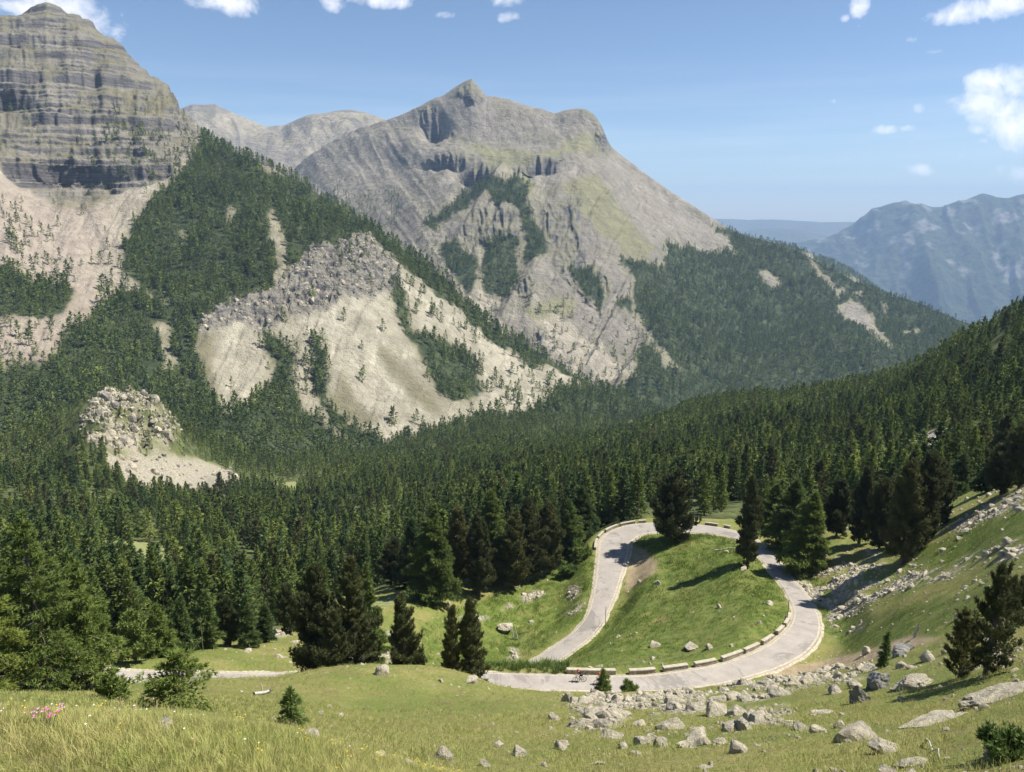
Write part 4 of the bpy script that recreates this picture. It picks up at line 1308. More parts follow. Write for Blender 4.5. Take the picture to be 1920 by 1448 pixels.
def tree_mesh(name, mat, **kw):
    """crown and trunk in one mesh, for the distant mass of forest"""
    cr, tr = conifer(limbs=False, **kw)
    g = Geo()
    g.add(np.concatenate(cr.v), None, np.concatenate(cr.t))
    nt_ = sum(len(t) for t in cr.t)
    g.add(np.concatenate(tr.v), np.concatenate(tr.q))
    me = g.mesh(name)
    me.materials.append(mat)
    me.materials.append(M_BARK)
    nq = sum(len(q) for q in tr.q)
    me.polygons.foreach_set('material_index', np.r_[np.ones(nq, int), np.zeros(nt_, int)].astype(np.int32))
    return me


def gn_instances(name, pts, rz, sc, pick, meshes, label, cat, tilt=None):
    """one object that scatters the given meshes over its points"""
    me = bpy.data.meshes.new(name)
    me.vertices.add(len(pts))
    me.vertices.foreach_set('co', np.asarray(pts, np.float32).ravel())
    rot = np.zeros((len(pts), 3), np.float32)
    rot[:, 2] = rz
    if tilt is not None:
        rot[:, :2] = tilt
    a = me.attributes.new('irot', 'FLOAT_VECTOR', 'POINT')
    a.data.foreach_set('vector', rot.ravel())
    a = me.attributes.new('isc', 'FLOAT_VECTOR', 'POINT')
    sc = np.asarray(sc, np.float32)
    if sc.ndim == 1:
        sc = np.repeat(sc[:, None], 3, 1)
    a.data.foreach_set('vector', sc.ravel())
    a = me.attributes.new('ipick', 'INT', 'POINT')
    a.data.foreach_set('value', np.asarray(pick, np.int32))
    me.update()
    src = bpy.data.collections.new(name + '_sources')
    for i, m in enumerate(meshes):
        src.objects.link(bpy.data.objects.new('%s_%02d' % (name, i), m))
    o = link(name, me)
    g = bpy.data.node_groups.new(name, 'GeometryNodeTree')
    g.interface.new_socket('Geometry', in_out='INPUT', socket_type='NodeSocketGeometry')
    g.interface.new_socket('Geometry', in_out='OUTPUT', socket_type='NodeSocketGeometry')
    N, L = g.nodes, g.links
    gi, go = N.new('NodeGroupInput'), N.new('NodeGroupOutput')
    iop = N.new('GeometryNodeInstanceOnPoints')
    ci = N.new('GeometryNodeCollectionInfo')
    ci.inputs['Collection'].default_value = src
    ci.inputs['Separate Children'].default_value = True
    ci.inputs['Reset Children'].default_value = True
    iop.inputs['Pick Instance'].default_value = True

    def na(nm, ty):
        x = N.new('GeometryNodeInputNamedAttribute')
        x.data_type = ty
        x.inputs['Name'].default_value = nm
        return [s for s in x.outputs if s.enabled and s.name == 'Attribute'][0]
    L.new(gi.outputs[0], iop.inputs['Points'])
    L.new(ci.outputs[0], iop.inputs['Instance'])
    L.new(na('ipick', 'INT'), iop.inputs['Instance Index'])
    L.new(na('irot', 'FLOAT_VECTOR'), iop.inputs['Rotation'])
    L.new(na('isc', 'FLOAT_VECTOR'), iop.inputs['Scale'])
    L.new(iop.outputs[0], go.inputs[0])
    md = o.modifiers.new('scatter', 'NODES')
    md.node_group = g
    tag(o, label, cat, kind='stuff')
    return o


rngF = np.random.default_rng(99)

# ---- forest over the mountain sides
far_meshes = [tree_mesh('far_conifer', M_FOREST, seed=200 + i, H=10, Rr=2.3 + .3 * (i % 3), kind='forest', nb=20, ntuft=2, tsize=1.9, k=1, h0=.06) for i in range(6)]
far_meshes += [tree_mesh('far_larch', M_LARCH, seed=220 + i, H=10, Rr=2.3, kind='forest', nb=20, ntuft=2, tsize=1.9, k=1, h0=.06) for i in range(2)]


def plant(name, pts, lo, hi, meshes, label, seed, dark=.25):
    rng = np.random.default_rng(seed)
    m = len(pts)
    s = rng.uniform(lo * .75, hi * 1.1, m) / 10 * (1 + .35 * fbm(pts[:, 0] / 45, pts[:, 1] / 45, seed, 3))
    p = pts.copy()
    p[:, 2] -= .25
    pick = rng.integers(0, 6, m)
    lar = rng.random(m) < .12
    pick[lar] = rng.integers(6, len(meshes), lar.sum())
    w = rng.uniform(.75, 1.3, m)
    return gn_instances(name, p, rng.uniform(0, 6.28, m), np.stack([s * w, s * w, s], -1), pick, meshes, label, 'forest')


print('trees L', len(pts_L), 'C', len(pts_C), 'D', len(pts_D))
plant('forest', pts_L, 9, 15, far_meshes, 'dark conifer forest covering the spur and foot of the layered left mountain', 301)
plant('forest', pts_C, 10, 16, far_meshes, 'bluish conifer forest on the right shoulder and gullies of the central scree peak', 302)
plant('forest', pts_D, 12, 18, far_meshes, 'distant wooded ridge running down behind the central peak', 303)

# ---- forest of the valley and the right-hand slope
X, Y, Zn = NT.X, NT.Y, NT.Z
dn = fbm(X / 30, Y / 30, 401, 4)
dens = (NT.R > fe).astype(float) * (NT.R < 1900) * (1 - smooth2((rockm | mead).astype(float), 1)) * (dr > 5)
dens *= .30 + .70 * sstep(-.38, .02, dn)
dens *= 1 - .55 * sstep(.28, .45, fbm(X / 70, Y / 70, 403, 3)) * (NT.R > 200)
steeprock = knoll > .3
dens = np.maximum(dens, .9 * (steeprock & (fbm(X / 22, Y / 22, 402, 3) > -.12) & (NT.py < 855)))
FS = Sheet.__new__(Sheet)
FS.X, FS.Y, FS.Z, FS.nx, FS.T = NT.X, NT.Y, NT.Z, len(NT.az), NT.lr
pN = FS.scatter(dens, 4.2, 411)
aN, rN = np.arctan2(pN[:, 0], pN[:, 1]), np.hypot(pN[:, 0], pN[:, 1])
kx_, ky_ = project(pN[:, 0], pN[:, 1], pN[:, 2])
keep = (np.abs(aN) < .86) & ~((kx_ > 1205) & (kx_ < 1310) & (rN < 250)) & ~((kx_ > 1365) & (kx_ < 1430) & (rN < 205)) & ((rN < 900) | (rngF.random(len(rN)) < .6))
pN, aN, rN = pN[keep], aN[keep], rN[keep]
hN = (5.5 + 9.5 * rngF.beta(1.6, 1.6, len(rN))) * (1 + .35 * fbm(pN[:, 0] / 35, pN[:, 1] / 35, 404, 3))
qx_, qy_ = project(pN[:, 0], pN[:, 1], pN[:, 2])
# thin out where trunks would stand inside each other
cell = np.floor(pN[:, :2] / 2.6).astype(np.int64)
_, first = np.unique(cell[:, 0] * 100003 + cell[:, 1], return_index=True)
pN, aN, rN, hN, qx_, qy_ = (q[first] for q in (pN, aN, rN, hN, qx_, qy_))
hN = hN * np.interp(rN, [100, 200, 300, 500], [.85, .98, .95, .84]) * np.where((qy_ < 860) & (qx_ < 420) & (qx_ > 120) & (rN < 640) & (rN > 480), .6, 1)
print('near forest', len(pN))
inview = (qx_ > -20) & (qx_ < 1940) & (qy_ - hN * F / rN < 1460)
# how much of a tree is not behind nearer ground
vis = np.zeros(len(pN))
big = np.argsort(-(hN / rN) * inview)[:5000]
for k in big:
    x, y, z = pN[k]
    zt = z + hN[k] * .55
    f_ = np.linspace(.25, .97, 60)
    g = ground_z(x * f_, y * f_)
    if np.all(g < zt * f_):
        vis[k] = 1
order = np.argsort(-(hN / rN) * inview * vis)
IND = order[:246]
rest = np.ones(len(pN), bool)
rest[IND] = False
mid_meshes = [tree_mesh('mid_conifer', M_PINE if i == 5 else M_FOREST, seed=240 + i, H=10, Rr=[1.5, 2.0, 2.5, 2.8, 2.2, 2.0][i], kind=['forest', 'forest', 'larch', 'forest', 'larch', 'pine'][i], nb=62, ntuft=12, tsize=.78, k=2, h0=.07) for i in range(6)]
mid_meshes += [tree_mesh('mid_larch', M_LARCH, seed=260 + i, H=10, Rr=2.1 + .7 * i, kind='larch', nb=60, ntuft=12, tsize=.75, k=2, h0=.07) for i in range(2)]
small_meshes = [tree_mesh('small_conifer', M_PINE if i == 5 else M_FOREST, seed=270 + i, H=10, Rr=[1.5, 2.0, 2.5, 2.8, 2.2, 2.0][i], kind=['forest', 'forest', 'larch', 'forest', 'larch', 'pine'][i], nb=34, ntuft=5, tsize=1.25, k=1, h0=.06) for i in range(6)]
small_meshes += [tree_mesh('small_larch', M_LARCH, seed=290 + i, H=10, Rr=2.0, kind='forest', nb=34, ntuft=5, tsize=1.25, k=1, h0=.06) for i in range(2)]
mN = rest & (rN < 520)
plant_s = lambda nm, mk, ms, lab, sd: gn_instances(nm, pN[mk] - [0, 0, .2], np.random.default_rng(sd).uniform(0, 6.28, mk.sum()),
                                                   (lambda s, w: np.stack([s * w, s * w, s], -1))(hN[mk] / 10, np.random.default_rng(sd + 1).uniform(.85, 1.2, mk.sum())),
                                                   np.where(np.random.default_rng(sd + 2).random(mk.sum()) < .27, np.random.default_rng(sd + 3).integers(6, 8, mk.sum()), np.random.default_rng(sd + 3).integers(0, 6, mk.sum())), ms, lab, 'forest')
plant_s('forest', mN, mid_meshes, 'green conifer forest filling the slopes just beyond the hairpin bend', 421)
plant_s('forest', rest & (rN >= 520), small_meshes, 'green conifer forest over the valley floor below the scree fans', 431)

# the nearest forest trees one by one
protos = []
for i in range(7):
    m_ = [M_FOREST, M_FOREST, M_LARCH, M_FOREST, M_PINE, M_FOREST, M_LARCH][i]
    kd = ['forest', 'forest', 'larch', 'forest', 'pine', 'larch', 'forest'][i]
    cr, tr = conifer(seed=500 + i, H=10, Rr=[1.9, 2.1, 2.2, 2.3, 1.7, 2.2, 1.9][i], kind=kd, nb=90, ntuft=20, tsize=.5, k=3, h0=.07)
    a, b = cr.mesh('crown'), tr.mesh('trunk', True)
    a.materials.append(m_)
    b.materials.append(M_BARK)
    protos.append((a, b))


def add_tree(crown, trunk, loc, rz, s, label, group=None, name='conifer', cat='tree'):
    root = empty(name, loc, rz)
    root.scale = s if hasattr(s, '__len__') else (s,) * 3
    tag(root, label, cat, group)
    for nm, me_ in (('crown', crown), ('trunk', trunk)):
        o = bpy.data.objects.new(nm, me_)
        COL.objects.link(o)
        o.parent = root
    return root


for k in IND:
    zone = 0 if qx_[k] < 760 else (1 if qx_[k] < 1420 else 2)
    rr_ = np.random.default_rng(int(k))
    i = int(rr_.choice(7, p=[.2, .2, .12, .2, .08, .12, .08]))
    lab = ['green conifer in the dense forest below the road on the left of the bend', 'green conifer in the forest just beyond the top of the hairpin', 'green conifer in the forest on the slope above the right arm of the hairpin'][zone]
    grp = ['trees of the forest left of the bend', 'trees of the forest beyond the hairpin', 'trees of the forest on the right slope'][zone]
    s = hN[k] / 10
    w = rr_.uniform(.75, 1.25)
    add_tree(protos[i][0], protos[i][1], (pN[k, 0], pN[k, 1], pN[k, 2] - .2), rr_.uniform(0, 6.28), (s * w, s * w, s), lab, grp)

# ================================================================ TREES THAT STAND OUT
def hero(name, mat, label, px, r, ytop, kind, wpx, seed, cat, group=None, dens=1.0, sink=.15, lean=0.0, h0=.06, lowest=None):
    x, y, z = at(px, r)
    D_ = math.sqrt(x * x + y * y + z * z)
    ztop = float(tanE(px, ytop)) * math.hypot(x, y)
    H = ztop - z + sink
    Rr = wpx * D_ / F / 2 * (1.05 if kind == 'larch' else .9)
    pxm = F / D_ / 1.875                                   # render pixels per metre
    ts = {'larch': 3.8, 'forest': 3.2, 'pine': 3.2, 'bush': 3.0}[kind] / pxm
    ts = min(max(ts, .16), .6)
    nb = int(np.clip(H * (9 if kind == 'larch' else 12), 45, 150))
    per = int(np.clip(Rr / ts * 12 * dens, 10, 110))
    cr, tr = conifer(seed=seed, H=H, Rr=Rr, kind=kind, nb=nb, ntuft=per, tsize=ts, k=7 if kind != 'bush' else 5, wdt=.12 if kind != 'bush' else .2, h0=h0, lean=lean)
    root = empty(name, (x, y, z - sink), seed * 1.7)
    tag(root, label, cat, group)
    link('crown', cr.mesh('crown'), mat, root)
    link('trunk', tr.mesh('trunk', True), M_BARK, root)
    return root


hero('larch_tree', M_LARCH, 'tallest bright green larch at the left edge of the near slope', 92, 52, 955, 'larch', 168, 701, 'larch')
hero('larch_tree', M_LARCH, 'bright green larch with its crown merged into the right side of the tall left larch', 168, 54, 1040, 'larch', 118, 702, 'larch')
hero('larch_tree', M_LARCH, 'bright green larch cut by the left edge of the picture', -15, 50, 1085, 'larch', 120, 703, 'larch')
hero('larch_sapling', M_LARCH, 'wide low larch sapling with drooping limbs on the brink of the near meadow', 335, 24, 1222, 'larch', 165, 704, 'young larch', dens=.5, h0=.12)
hero('spruce_sapling', M_SHRUB, 'small pointed spruce sapling on the near grass slope below the rounded crest', 550, 24, 1292, 'forest', 64, 705, 'young spruce', dens=.6)
hero('leafy_bush', M_SHRUB, 'low leafy bush between the left larch and the drooping sapling', 215, 33, 1285, 'bush', 80, 706, 'bush')
hero('mountain_pine', M_PINE, 'broad dark pine, left one of the pair on the grassy crest', 605, 80, 1062, 'pine', 100, 711, 'pine')
hero('mountain_pine', M_PINE, 'tall dark pine, right one of the pair on the grassy crest', 672, 79, 1048, 'pine', 92, 712, 'pine')
hero('larch_tree', M_LARCH, 'green larch showing behind the right pine of the crest pair', 700, 92, 1060, 'larch', 60, 713, 'larch')
hero('mountain_pine', M_PINE, 'small round dark pine in front of the crest pair', 632, 77, 1150, 'pine', 76, 714, 'pine')
hero('mountain_pine', M_PINE, 'dark egg-shaped pine standing alone on the crest between the pair and the twin pines', 755, 77, 1125, 'pine', 72, 715, 'pine')
hero('mountain_pine', M_PINE, 'shorter narrow pine, left of the twin pines beside the road', 845, 76, 1140, 'pine', 42, 716, 'pine')
hero('mountain_pine', M_PINE, 'taller pointed pine, right of the twin pines beside the road', 884, 76, 1130, 'pine', 58, 717, 'pine')
back = [(255, 90, 1150, 'bush', 70, 'rounded green tree behind the road right of the left larch', M_SHRUB), (300, 93, 1135, 'larch', 56, 'green larch behind the road, second from the rounded tree', M_LARCH), (346, 96, 1120, 'forest', 44, 'slim dark conifer behind the road above the drooping sapling', M_FOREST),
        (392, 98, 1110, 'larch', 48, 'green conifer behind the road just right of the drooping sapling', M_FOREST), (432, 100, 1125, 'pine', 44, 'dark conifer standing where the left road stretch reappears', M_PINE), (465, 99, 1118, 'forest', 40, 'green conifer at the upper end of the bare left bank', M_FOREST), (500, 103, 1135, 'forest', 38, 'short green conifer at the top of the bare left bank', M_FOREST),
        (545, 112, 1100, 'pine', 42, 'dark pine behind the left pine of the crest pair', M_PINE)]
for i, (px, r, yt, kd, wp, lab, mt) in enumerate(back):
    hero('conifer', mt, lab, px, r, yt, kd, wp, 720 + i, 'tree', 'trees behind the left stretch of road')
clump = [(742, 147, 1015, 'pine', 62, M_PINE, 'dark pine at the left end of the clump below the left arm of the bend'), (776, 140, 975, 'larch', 66, M_FOREST, 'green larch second from the left in the clump below the left arm'),
         (818, 134, 948, 'larch', 98, M_LARCH, 'large bright larch at the front of the clump below the left arm'), (862, 146, 955, 'pine', 66, M_PINE, 'dark pine right of the large bright larch'),
         (898, 141, 968, 'pine', 60, M_PINE, 'dark pine in the middle of the clump below the left arm'), (922, 148, 922, 'larch', 80, M_FOREST, 'tallest larch in the middle of the clump below the left arm'),
         (962, 146, 965, 'pine', 62, M_PINE, 'dark pine right of the tallest larch of the clump'), (990, 150, 938, 'pine', 66, M_PINE, 'tall dark pine near the right end of the clump'),
         (1030, 153, 948, 'pine', 66, M_PINE, 'dark pine next to the last tree of the clump'), (1066, 158, 938, 'larch', 62, M_FOREST, 'green larch close left of the first road walls'),
         (1092, 166, 912, 'larch', 66, M_FOREST, 'tall green larch rising just left of the road walls at the top of the bend')]
for i, (px, r, yt, kd, wp, mt, lab) in enumerate(clump):
    hero('conifer', mt, lab, px, r, yt, kd, wp, 740 + i, 'tree', 'clump of trees below the left arm of the bend')
hero('mountain_pine', M_PINE, 'round many-stemmed dark pine on the inner edge at the top of the hairpin', 1256, 156, 898, 'pine', 92, 761, 'pine', dens=1.3)
hero('mountain_pine', M_PINE, 'narrow dark pine shading the meadow at the right inner edge of the bend', 1401, 138, 892, 'pine', 50, 762, 'pine')
right = [(1450, 168, 908, 'larch', 62, M_FOREST, 'green larch beyond the road right of the narrow dark pine'), (1482, 152, 900, 'larch', 88, M_FOREST, 'large dense larch overhanging the right arm of the road'), (1515, 139, 922, 'larch', 86, M_LARCH, 'bright larch whose lower limbs shade the right arm of the road'),
         (1568, 156, 905, 'pine', 56, M_PINE, 'dark pine right of the bright roadside larch'), (1610, 149, 878, 'pine', 50, M_PINE, 'slim tall dark pine above the upper rubble'), (1648, 143, 905, 'pine', 66, M_PINE, 'dark pine left of the massive pine on the right slope'),
         (1690, 129, 868, 'pine', 78, M_PINE, 'massive dark pine with a bare leaning stem on the right slope'), (1725, 132, 850, 'pine', 80, M_PINE, 'tallest dark pine of the group on the right slope'), (1756, 143, 868, 'pine', 60, M_PINE, 'dark pine on the right side of the massive group'),
         (1800, 172, 850, 'larch', 56, M_FOREST, 'green larch behind the upper scree on the right'), (1850, 158, 868, 'forest', 44, M_FOREST, 'narrow green conifer left of the edge pines'), (1876, 145, 840, 'pine', 56, M_PINE, 'dark pine standing in the upper rubble near the right edge'),
         (1910, 142, 800, 'pine', 56, M_PINE, 'tall dark pine cut by the right edge of the picture')]
for i, (px, r, yt, kd, wp, mt, lab) in enumerate(right):
    hero('conifer', mt, lab, px, r, yt, kd, wp, 770 + i, 'tree', 'trees on the slope right of the bend')
hero('mountain_pine', M_PINE, 'large dark pine leaning over the pale slabs at lower right', 1848, 44, 1062, 'pine', 92, 791, 'pine', dens=.9, lean=.06)
hero('mountain_pine', M_PINE, 'low bushy pine on the left foot of the large leaning pine', 1800, 46, 1145, 'pine', 64, 792, 'pine')
hero('mountain_pine', M_PINE, 'dark pine bush at the right edge behind the large leaning pine', 1905, 62, 1095, 'pine', 70, 793, 'pine')
hero('spruce_sapling', M_SHRUB, 'small spruce hiding the second cyclist on the lower road edge', 1131, 77.5, 1258, 'forest', 34, 794, 'young spruce')
hero('leafy_bush', M_SHRUB, 'low green bush below the road wall right of the small spruce', 1182, 77, 1291, 'bush', 36, 795, 'bush')
hero('spruce_sapling', M_SHRUB, 'tiny spruce on the grass left of the dark boulder', 1657, 66, 1186, 'forest', 20, 796, 'young spruce')
hero('leafy_bush', M_SHRUB, 'juniper bush in the bottom right corner', 1890, 19, 1412, 'bush', 120, 797, 'bush', dens=.7)
hero('leafy_bush', M_SHRUB, 'green bush on the bank beside the upper left arm of the road', 1092, 153, 1040, 'bush', 44, 798, 'bush')
hero('leafy_bush', M_SHRUB, 'green bush just above the stone facing on the left bank', 1070, 150, 1072, 'bush', 40, 799, 'bush')

# ================================================================ STONES
n = NB('pale_stone')
P = n.pos()
n.color(n.mix(n.math('MULTIPLY', n.rnd(), .6), n.mix(n.ramp(n.noise(1.6, 6, .7, P), .35, .65), (.40, .355, .26), (.64, .58, .45)), n.mix(n.ramp(n.noise(5, 5, .7, P), .4, .6), (.27, .24, .19), (.52, .47, .36))))
base_ = n.b.inputs['Base Color'].links[0].from_socket
n.color(n.mix(n.math('MULTIPLY', n.ramp(n.noise(7, 5, .75, P), .56, .66), .55), base_, (.16, .145, .11)))
n.bump(n.math('ADD', n.noise(3.5, 6, .75, P), n.math('MULTIPLY', n.voro(1.3, 'DISTANCE_TO_EDGE', vec=P), .4)), 1.0, .4)
M_STONE = n.m
n = NB('grey_stone')
P = n.pos()
n.color(n.mix(n.ramp(n.noise(2.2, 6, .75, P), .35, .65), (.13, .13, .125), (.30, .29, .265)))
n.bump(n.noise(5, 6, .75, P, sc=(1, 1, 3)), .9, .15)
M_GREY = n.m


def stone_mesh(seed, sub=3, cuts=13, flat=1.0, rough=.10, name='stone'):
    rng = np.random.default_rng(seed)
    bm = bmesh.new()
    bmesh.ops.create_icosphere(bm, subdivisions=sub, radius=1.0)
    bm.verts.ensure_lookup_table()
    V = np.array([v.co[:] for v in bm.verts])
    Fc = np.array([[v.index for v in f.verts] for f in bm.faces])
    bm.free()
    for _ in range(cuts):
        d = unit(rng.normal(0, 1, 3))
        h = rng.uniform(.45, .82)
        s = V @ d
        V = V - np.maximum(s - h, 0)[:, None] * d * .93
    V = V * (1 + rough * fbm(V[:, 0] * 2.2 + V[:, 2] * 1.3 + seed, V[:, 1] * 2.2 - V[:, 2] * 1.7, seed, 4) - rough * 1.3 * np.maximum(ridged(V[:, 0] * 1.6 + V[:, 2] * 2.3 + seed, V[:, 1] * 1.6 + V[:, 2] * 1.1, seed + 3, 4) - .55, 0) * 2)[:, None]
    V = V / np.abs(V).max()
    V[:, 2] *= flat
    me = mesh_from(name, V, tris=Fc, smooth=False)
    return me


stones = [stone_mesh(800 + i, 3 if i < 8 else 2, 12 + i % 5) for i in range(12)]
for i, s_ in enumerate(stones):
    s_.materials.append(M_STONE)
bigs = [stone_mesh(830 + i, 5, 16, rough=.16) for i in range(5)]


def boulder(px, py, wpx, hpx, label, me_, mat=None, rz=0.0, deep=.45, name='boulder', group=None, tilt=(0, 0), dp=.8, lay=False):
    p = hit(px, py)
    if p is None:
        return None
    D_ = math.sqrt(p[0] ** 2 + p[1] ** 2 + p[2] ** 2)
    a = wpx * D_ / F / 2
    h = hpx * D_ / F / 2
    o = bpy.data.objects.new(name, me_)
    COL.objects.link(o)
    o.location = (p[0], p[1] + a * .2, p[2] + h * (1 - 2 * deep))
    o.scale = (a, a * dp, h * 1.25)
    o.rotation_euler = (tilt[0], tilt[1], rz)
    if lay:                                   # lie along the slope
        e = max(a, 1.0)
        gx = (float(ground_z(p[0] + e, p[1])) - float(ground_z(p[0] - e, p[1]))) / (2 * e)
        gy = (float(ground_z(p[0], p[1] + e)) - float(ground_z(p[0], p[1] - e))) / (2 * e)
        q = Vector((-gx, -gy, 1)).normalized().to_track_quat('Z', 'Y').to_matrix() @ Matrix.Rotation(rz, 3, 'Z') @ Matrix.Rotation(tilt[1], 3, 'Y')
        o.rotation_euler = q.to_euler()
        o.location = (p[0], p[1], p[2] + h * (1 - 2 * deep) - .1)
    if mat is not None:
        o.material_slots[0].link = 'OBJECT' if len(o.material_slots) else 'DATA'
        o.material_slots[0].material = mat
    tag(o, label, 'boulder' if name == 'boulder' else 'flat rock', group, 'thing')
    return o


for b_ in bigs:
    b_.materials.append(M_STONE)
BL = [(718, 1266, 36, 28, 'pale boulder alone on the grassy crest below the lone egg-shaped pine', 0), (884, 1282, 28, 24, 'pale tilted boulder at the foot of the twin pines', 1), (305, 1368, 46, 22, 'pale stone half sunk in the near flowery grass', 2),
      (828, 1424, 46, 30, 'rounded pale boulder at the bottom edge of the picture, left end of the rocks', 3), (933, 1402, 24, 18, 'small pale boulder right of the rounded bottom boulder', 4), (970, 1418, 34, 24, 'pale boulder between the rounded bottom boulder and the wedge rock', 5),
      (1052, 1406, 38, 20, 'wedge-shaped pale rock in the lower middle grass', 6), (1040, 1350, 24, 18, 'small upright pale rock left of the large outcrop', 7), (1067, 1316, 28, 22, 'squarish pale boulder just below the road under the first cyclist', 0),
      (907, 1437, 26, 16, 'low pale stone near the bottom edge', 1), (1020, 1437, 18, 12, 'very small pale stone near the bottom edge', 2), (1157, 1318, 30, 20, 'dark-topped boulder at the left end of the long rubble band', 3),
      (1257, 1368, 54, 20, 'flat leaning slab below the middle of the rubble band', 4), (1343, 1342, 58, 30, 'broad pale boulder with a dark hollow below the rubble band', 5), (1380, 1342, 42, 24, 'pale boulder touching the broad hollowed one', 6),
      (1310, 1394, 52, 24, 'wide pale low boulder in the lower middle grass', 7), (1203, 1396, 42, 22, 'pale boulder left in the lower heap', 0), (1240, 1402, 38, 26, 'largest boulder of the lower heap', 1), (1222, 1388, 28, 18, 'upper small boulder of the lower heap', 2),
      (1383, 1412, 48, 28, 'pale boulder right of the wide low one', 3), (1148, 1384, 50, 16, 'flat slab under the large outcrop', 4), (1168, 1404, 24, 14, 'small stone left of the lower heap', 5), (1263, 1330, 30, 20, 'dark boulder inside the rubble band', 6),
      (1377, 1312, 36, 22, 'reddish pale boulder at the upper edge of the rubble band', 7), (1626, 1226, 22, 16, 'small grey boulder left of the tiny spruce', 0), (1602, 1290, 28, 22, 'pale boulder left of the tall pointed rock', 1), (1568, 1300, 34, 20, 'pale sharp boulder two places left of the tall pointed rock', 2),
      (1740, 1240, 38, 24, 'pale boulder with dark gaps above the smooth dome rock', 3), (1610, 1388, 78, 40, 'large cracked pale boulder low on the right', 4), (1662, 1412, 56, 24, 'broken flat boulder below the large cracked one', 5),
      (1500, 1370, 30, 16, 'small stone, first of three left of the cracked boulder', 6), (1535, 1374, 28, 18, 'small stone, second of three left of the cracked boulder', 7), (1573, 1366, 26, 18, 'small stone, last of three left of the cracked boulder', 0), (1432, 1340, 24, 16, 'small pale stone below the right end of the rubble band', 1),
      (1233, 1095, 18, 12, 'pale stone high in the meadow inside the bend', 2), (1349, 1141, 13, 12, 'small white stone in the middle of the meadow inside the bend', 3), (1297, 1218, 38, 20, 'white rock with a dark hollow low in the meadow inside the bend', 4), (1330, 1218, 18, 16, 'white stone right beside the hollow rock in the meadow', 5),
      (1228, 1214, 24, 16, 'pale stone left of the hollow rock in the meadow', 6), (1443, 1134, 18, 9, 'pale flat stone near the inner edge of the right arm', 7), (1200, 1093, 12, 6, 'tiny pale stone near the dirt pull-out', 0), (1394, 1070, 18, 10, 'reddish stone under the narrow dark pine', 1),
      (1372, 1212, 12, 8, 'tiny stone right of the hollow rock in the meadow', 2), (1425, 1170, 12, 8, 'tiny stone near the curved wall', 3), (996, 1168, 12, 8, 'small stone on the left bank above the capped slab', 4), (1870, 1150, 36, 24, 'pale boulder behind the large leaning pine', 5)]
rs = np.random.default_rng(12)
for (px, py, wp, hp, lab, i) in BL:
    boulder(px, py, wp, hp, lab, stones[i], rz=rs.uniform(0, 6.28), tilt=tuple(rs.uniform(-.3, .3, 2)), group='boulders on the grass slopes')
boulder(1100, 1362, 80, 30, 'large pale bedrock outcrop below the first cyclist', bigs[0], rz=.4, name='flat_rock', tilt=(0, .12), lay=True)
boulder(1148, 1345, 74, 26, 'rounded pale outcrop joined to the right of the large bedrock outcrop', bigs[1], rz=2.0, name='flat_rock', tilt=(0, .1), lay=True)
boulder(1645, 1290, 48, 62, 'tall pointed grey rock on the right slope', bigs[2], M_GREY, rz=1.1, tilt=(.1, -.2))
boulder(1612, 1318, 44, 46, 'grey and white split boulder at the foot of the pointed rock', bigs[3], M_GREY, rz=.2)
boulder(1712, 1290, 100, 34, 'smooth pale dome rock in front of the large leaning pine', bigs[1], rz=.9, tilt=(0, -.1), lay=True)
boulder(1693, 1226, 50, 24, 'dark flat-topped boulder right of the tiny spruce', bigs[4], M_GREY, rz=.6)
boulder(1880, 1305, 180, 34, 'huge pale tilted slab cut by the right edge', bigs[0], rz=.5, name='flat_rock', tilt=(0, -.05), dp=.7, deep=.42, lay=True)
boulder(1752, 1352, 190, 26, 'long pale ledge of bedrock running down to the left from the huge slab', bigs[3], rz=.35, name='flat_rock', tilt=(0, -.05), dp=.5, deep=.42, lay=True)
boulder(950, 1184, 36, 14, 'flat pale slab resting on weathered sticks on the left bank', bigs[2], rz=.2, name='flat_rock', deep=.0)

for px, py, wp, hp, lab, q_ in ((1450, 1306, 64, 16, 'thin pale slab in the grass under the right end of the rubble band', 2), (1868, 1236, 84, 22, 'pale slab behind the foot of the large leaning pine', 3), (1712, 1432, 110, 22, 'broad pale slab at the bottom edge below the long ledge', 0),
                               (1318, 1440, 56, 14, 'low pale slab at the bottom edge under the wide low boulder', 1), (1545, 1336, 60, 14, 'flat pale slab above the three small stones', 4), (1120, 1432, 60, 14, 'flat pale slab at the bottom edge below the lower heap', 2)):
    boulder(px, py, wp, hp, lab, bigs[q_], rz=px * .7, name='flat_rock', tilt=(0, .04), deep=.40, lay=True)

# random stones, biggest as things and the rest as rubble
rw = (rockm & (NT.R < 170) & (dr > .8)).astype(float)
FS.X, FS.Y, FS.Z = NT.X, NT.Y, NT.Z
pr_ = FS.scatter(rw, .60, 901)
sz = .12 * (1 + rngF.pareto(1.5, len(pr_)))
sz = np.minimum(sz, .8)
bare = ((NT.R < 165) & (dr > .8) & ~rockm & ~forest_floor).astype(float) * (.15 + sstep(.0, .5, fbm(NT.X / 7, NT.Y / 7, 903, 3))) * (NT.px > 420) * (1 - .75 * lush) * (1 + 3.0 * (((NT.px > 1030) & (NT.py > 1240)) | (NT.px > 1530)))
ps_ = FS.scatter(bare, 1.7, 902)
ss_ = np.minimum(.08 * (1 + rngF.pareto(2.2, len(ps_))), .5)
ss_ *= np.interp(np.hypot(ps_[:, 0], ps_[:, 1]), [10, 60, 140], [.8, 1.1, 1.8])
pr_ = np.vstack([pr_, ps_])
sz = np.r_[sz, ss_]
spx, spy = project(pr_[:, 0], pr_[:, 1], pr_[:, 2])
kp = (spx > -60) & (spx < 1980) & (spy < 1500)
pr_, sz, spx, spy = pr_[kp], sz[kp], spx[kp], spy[kp]
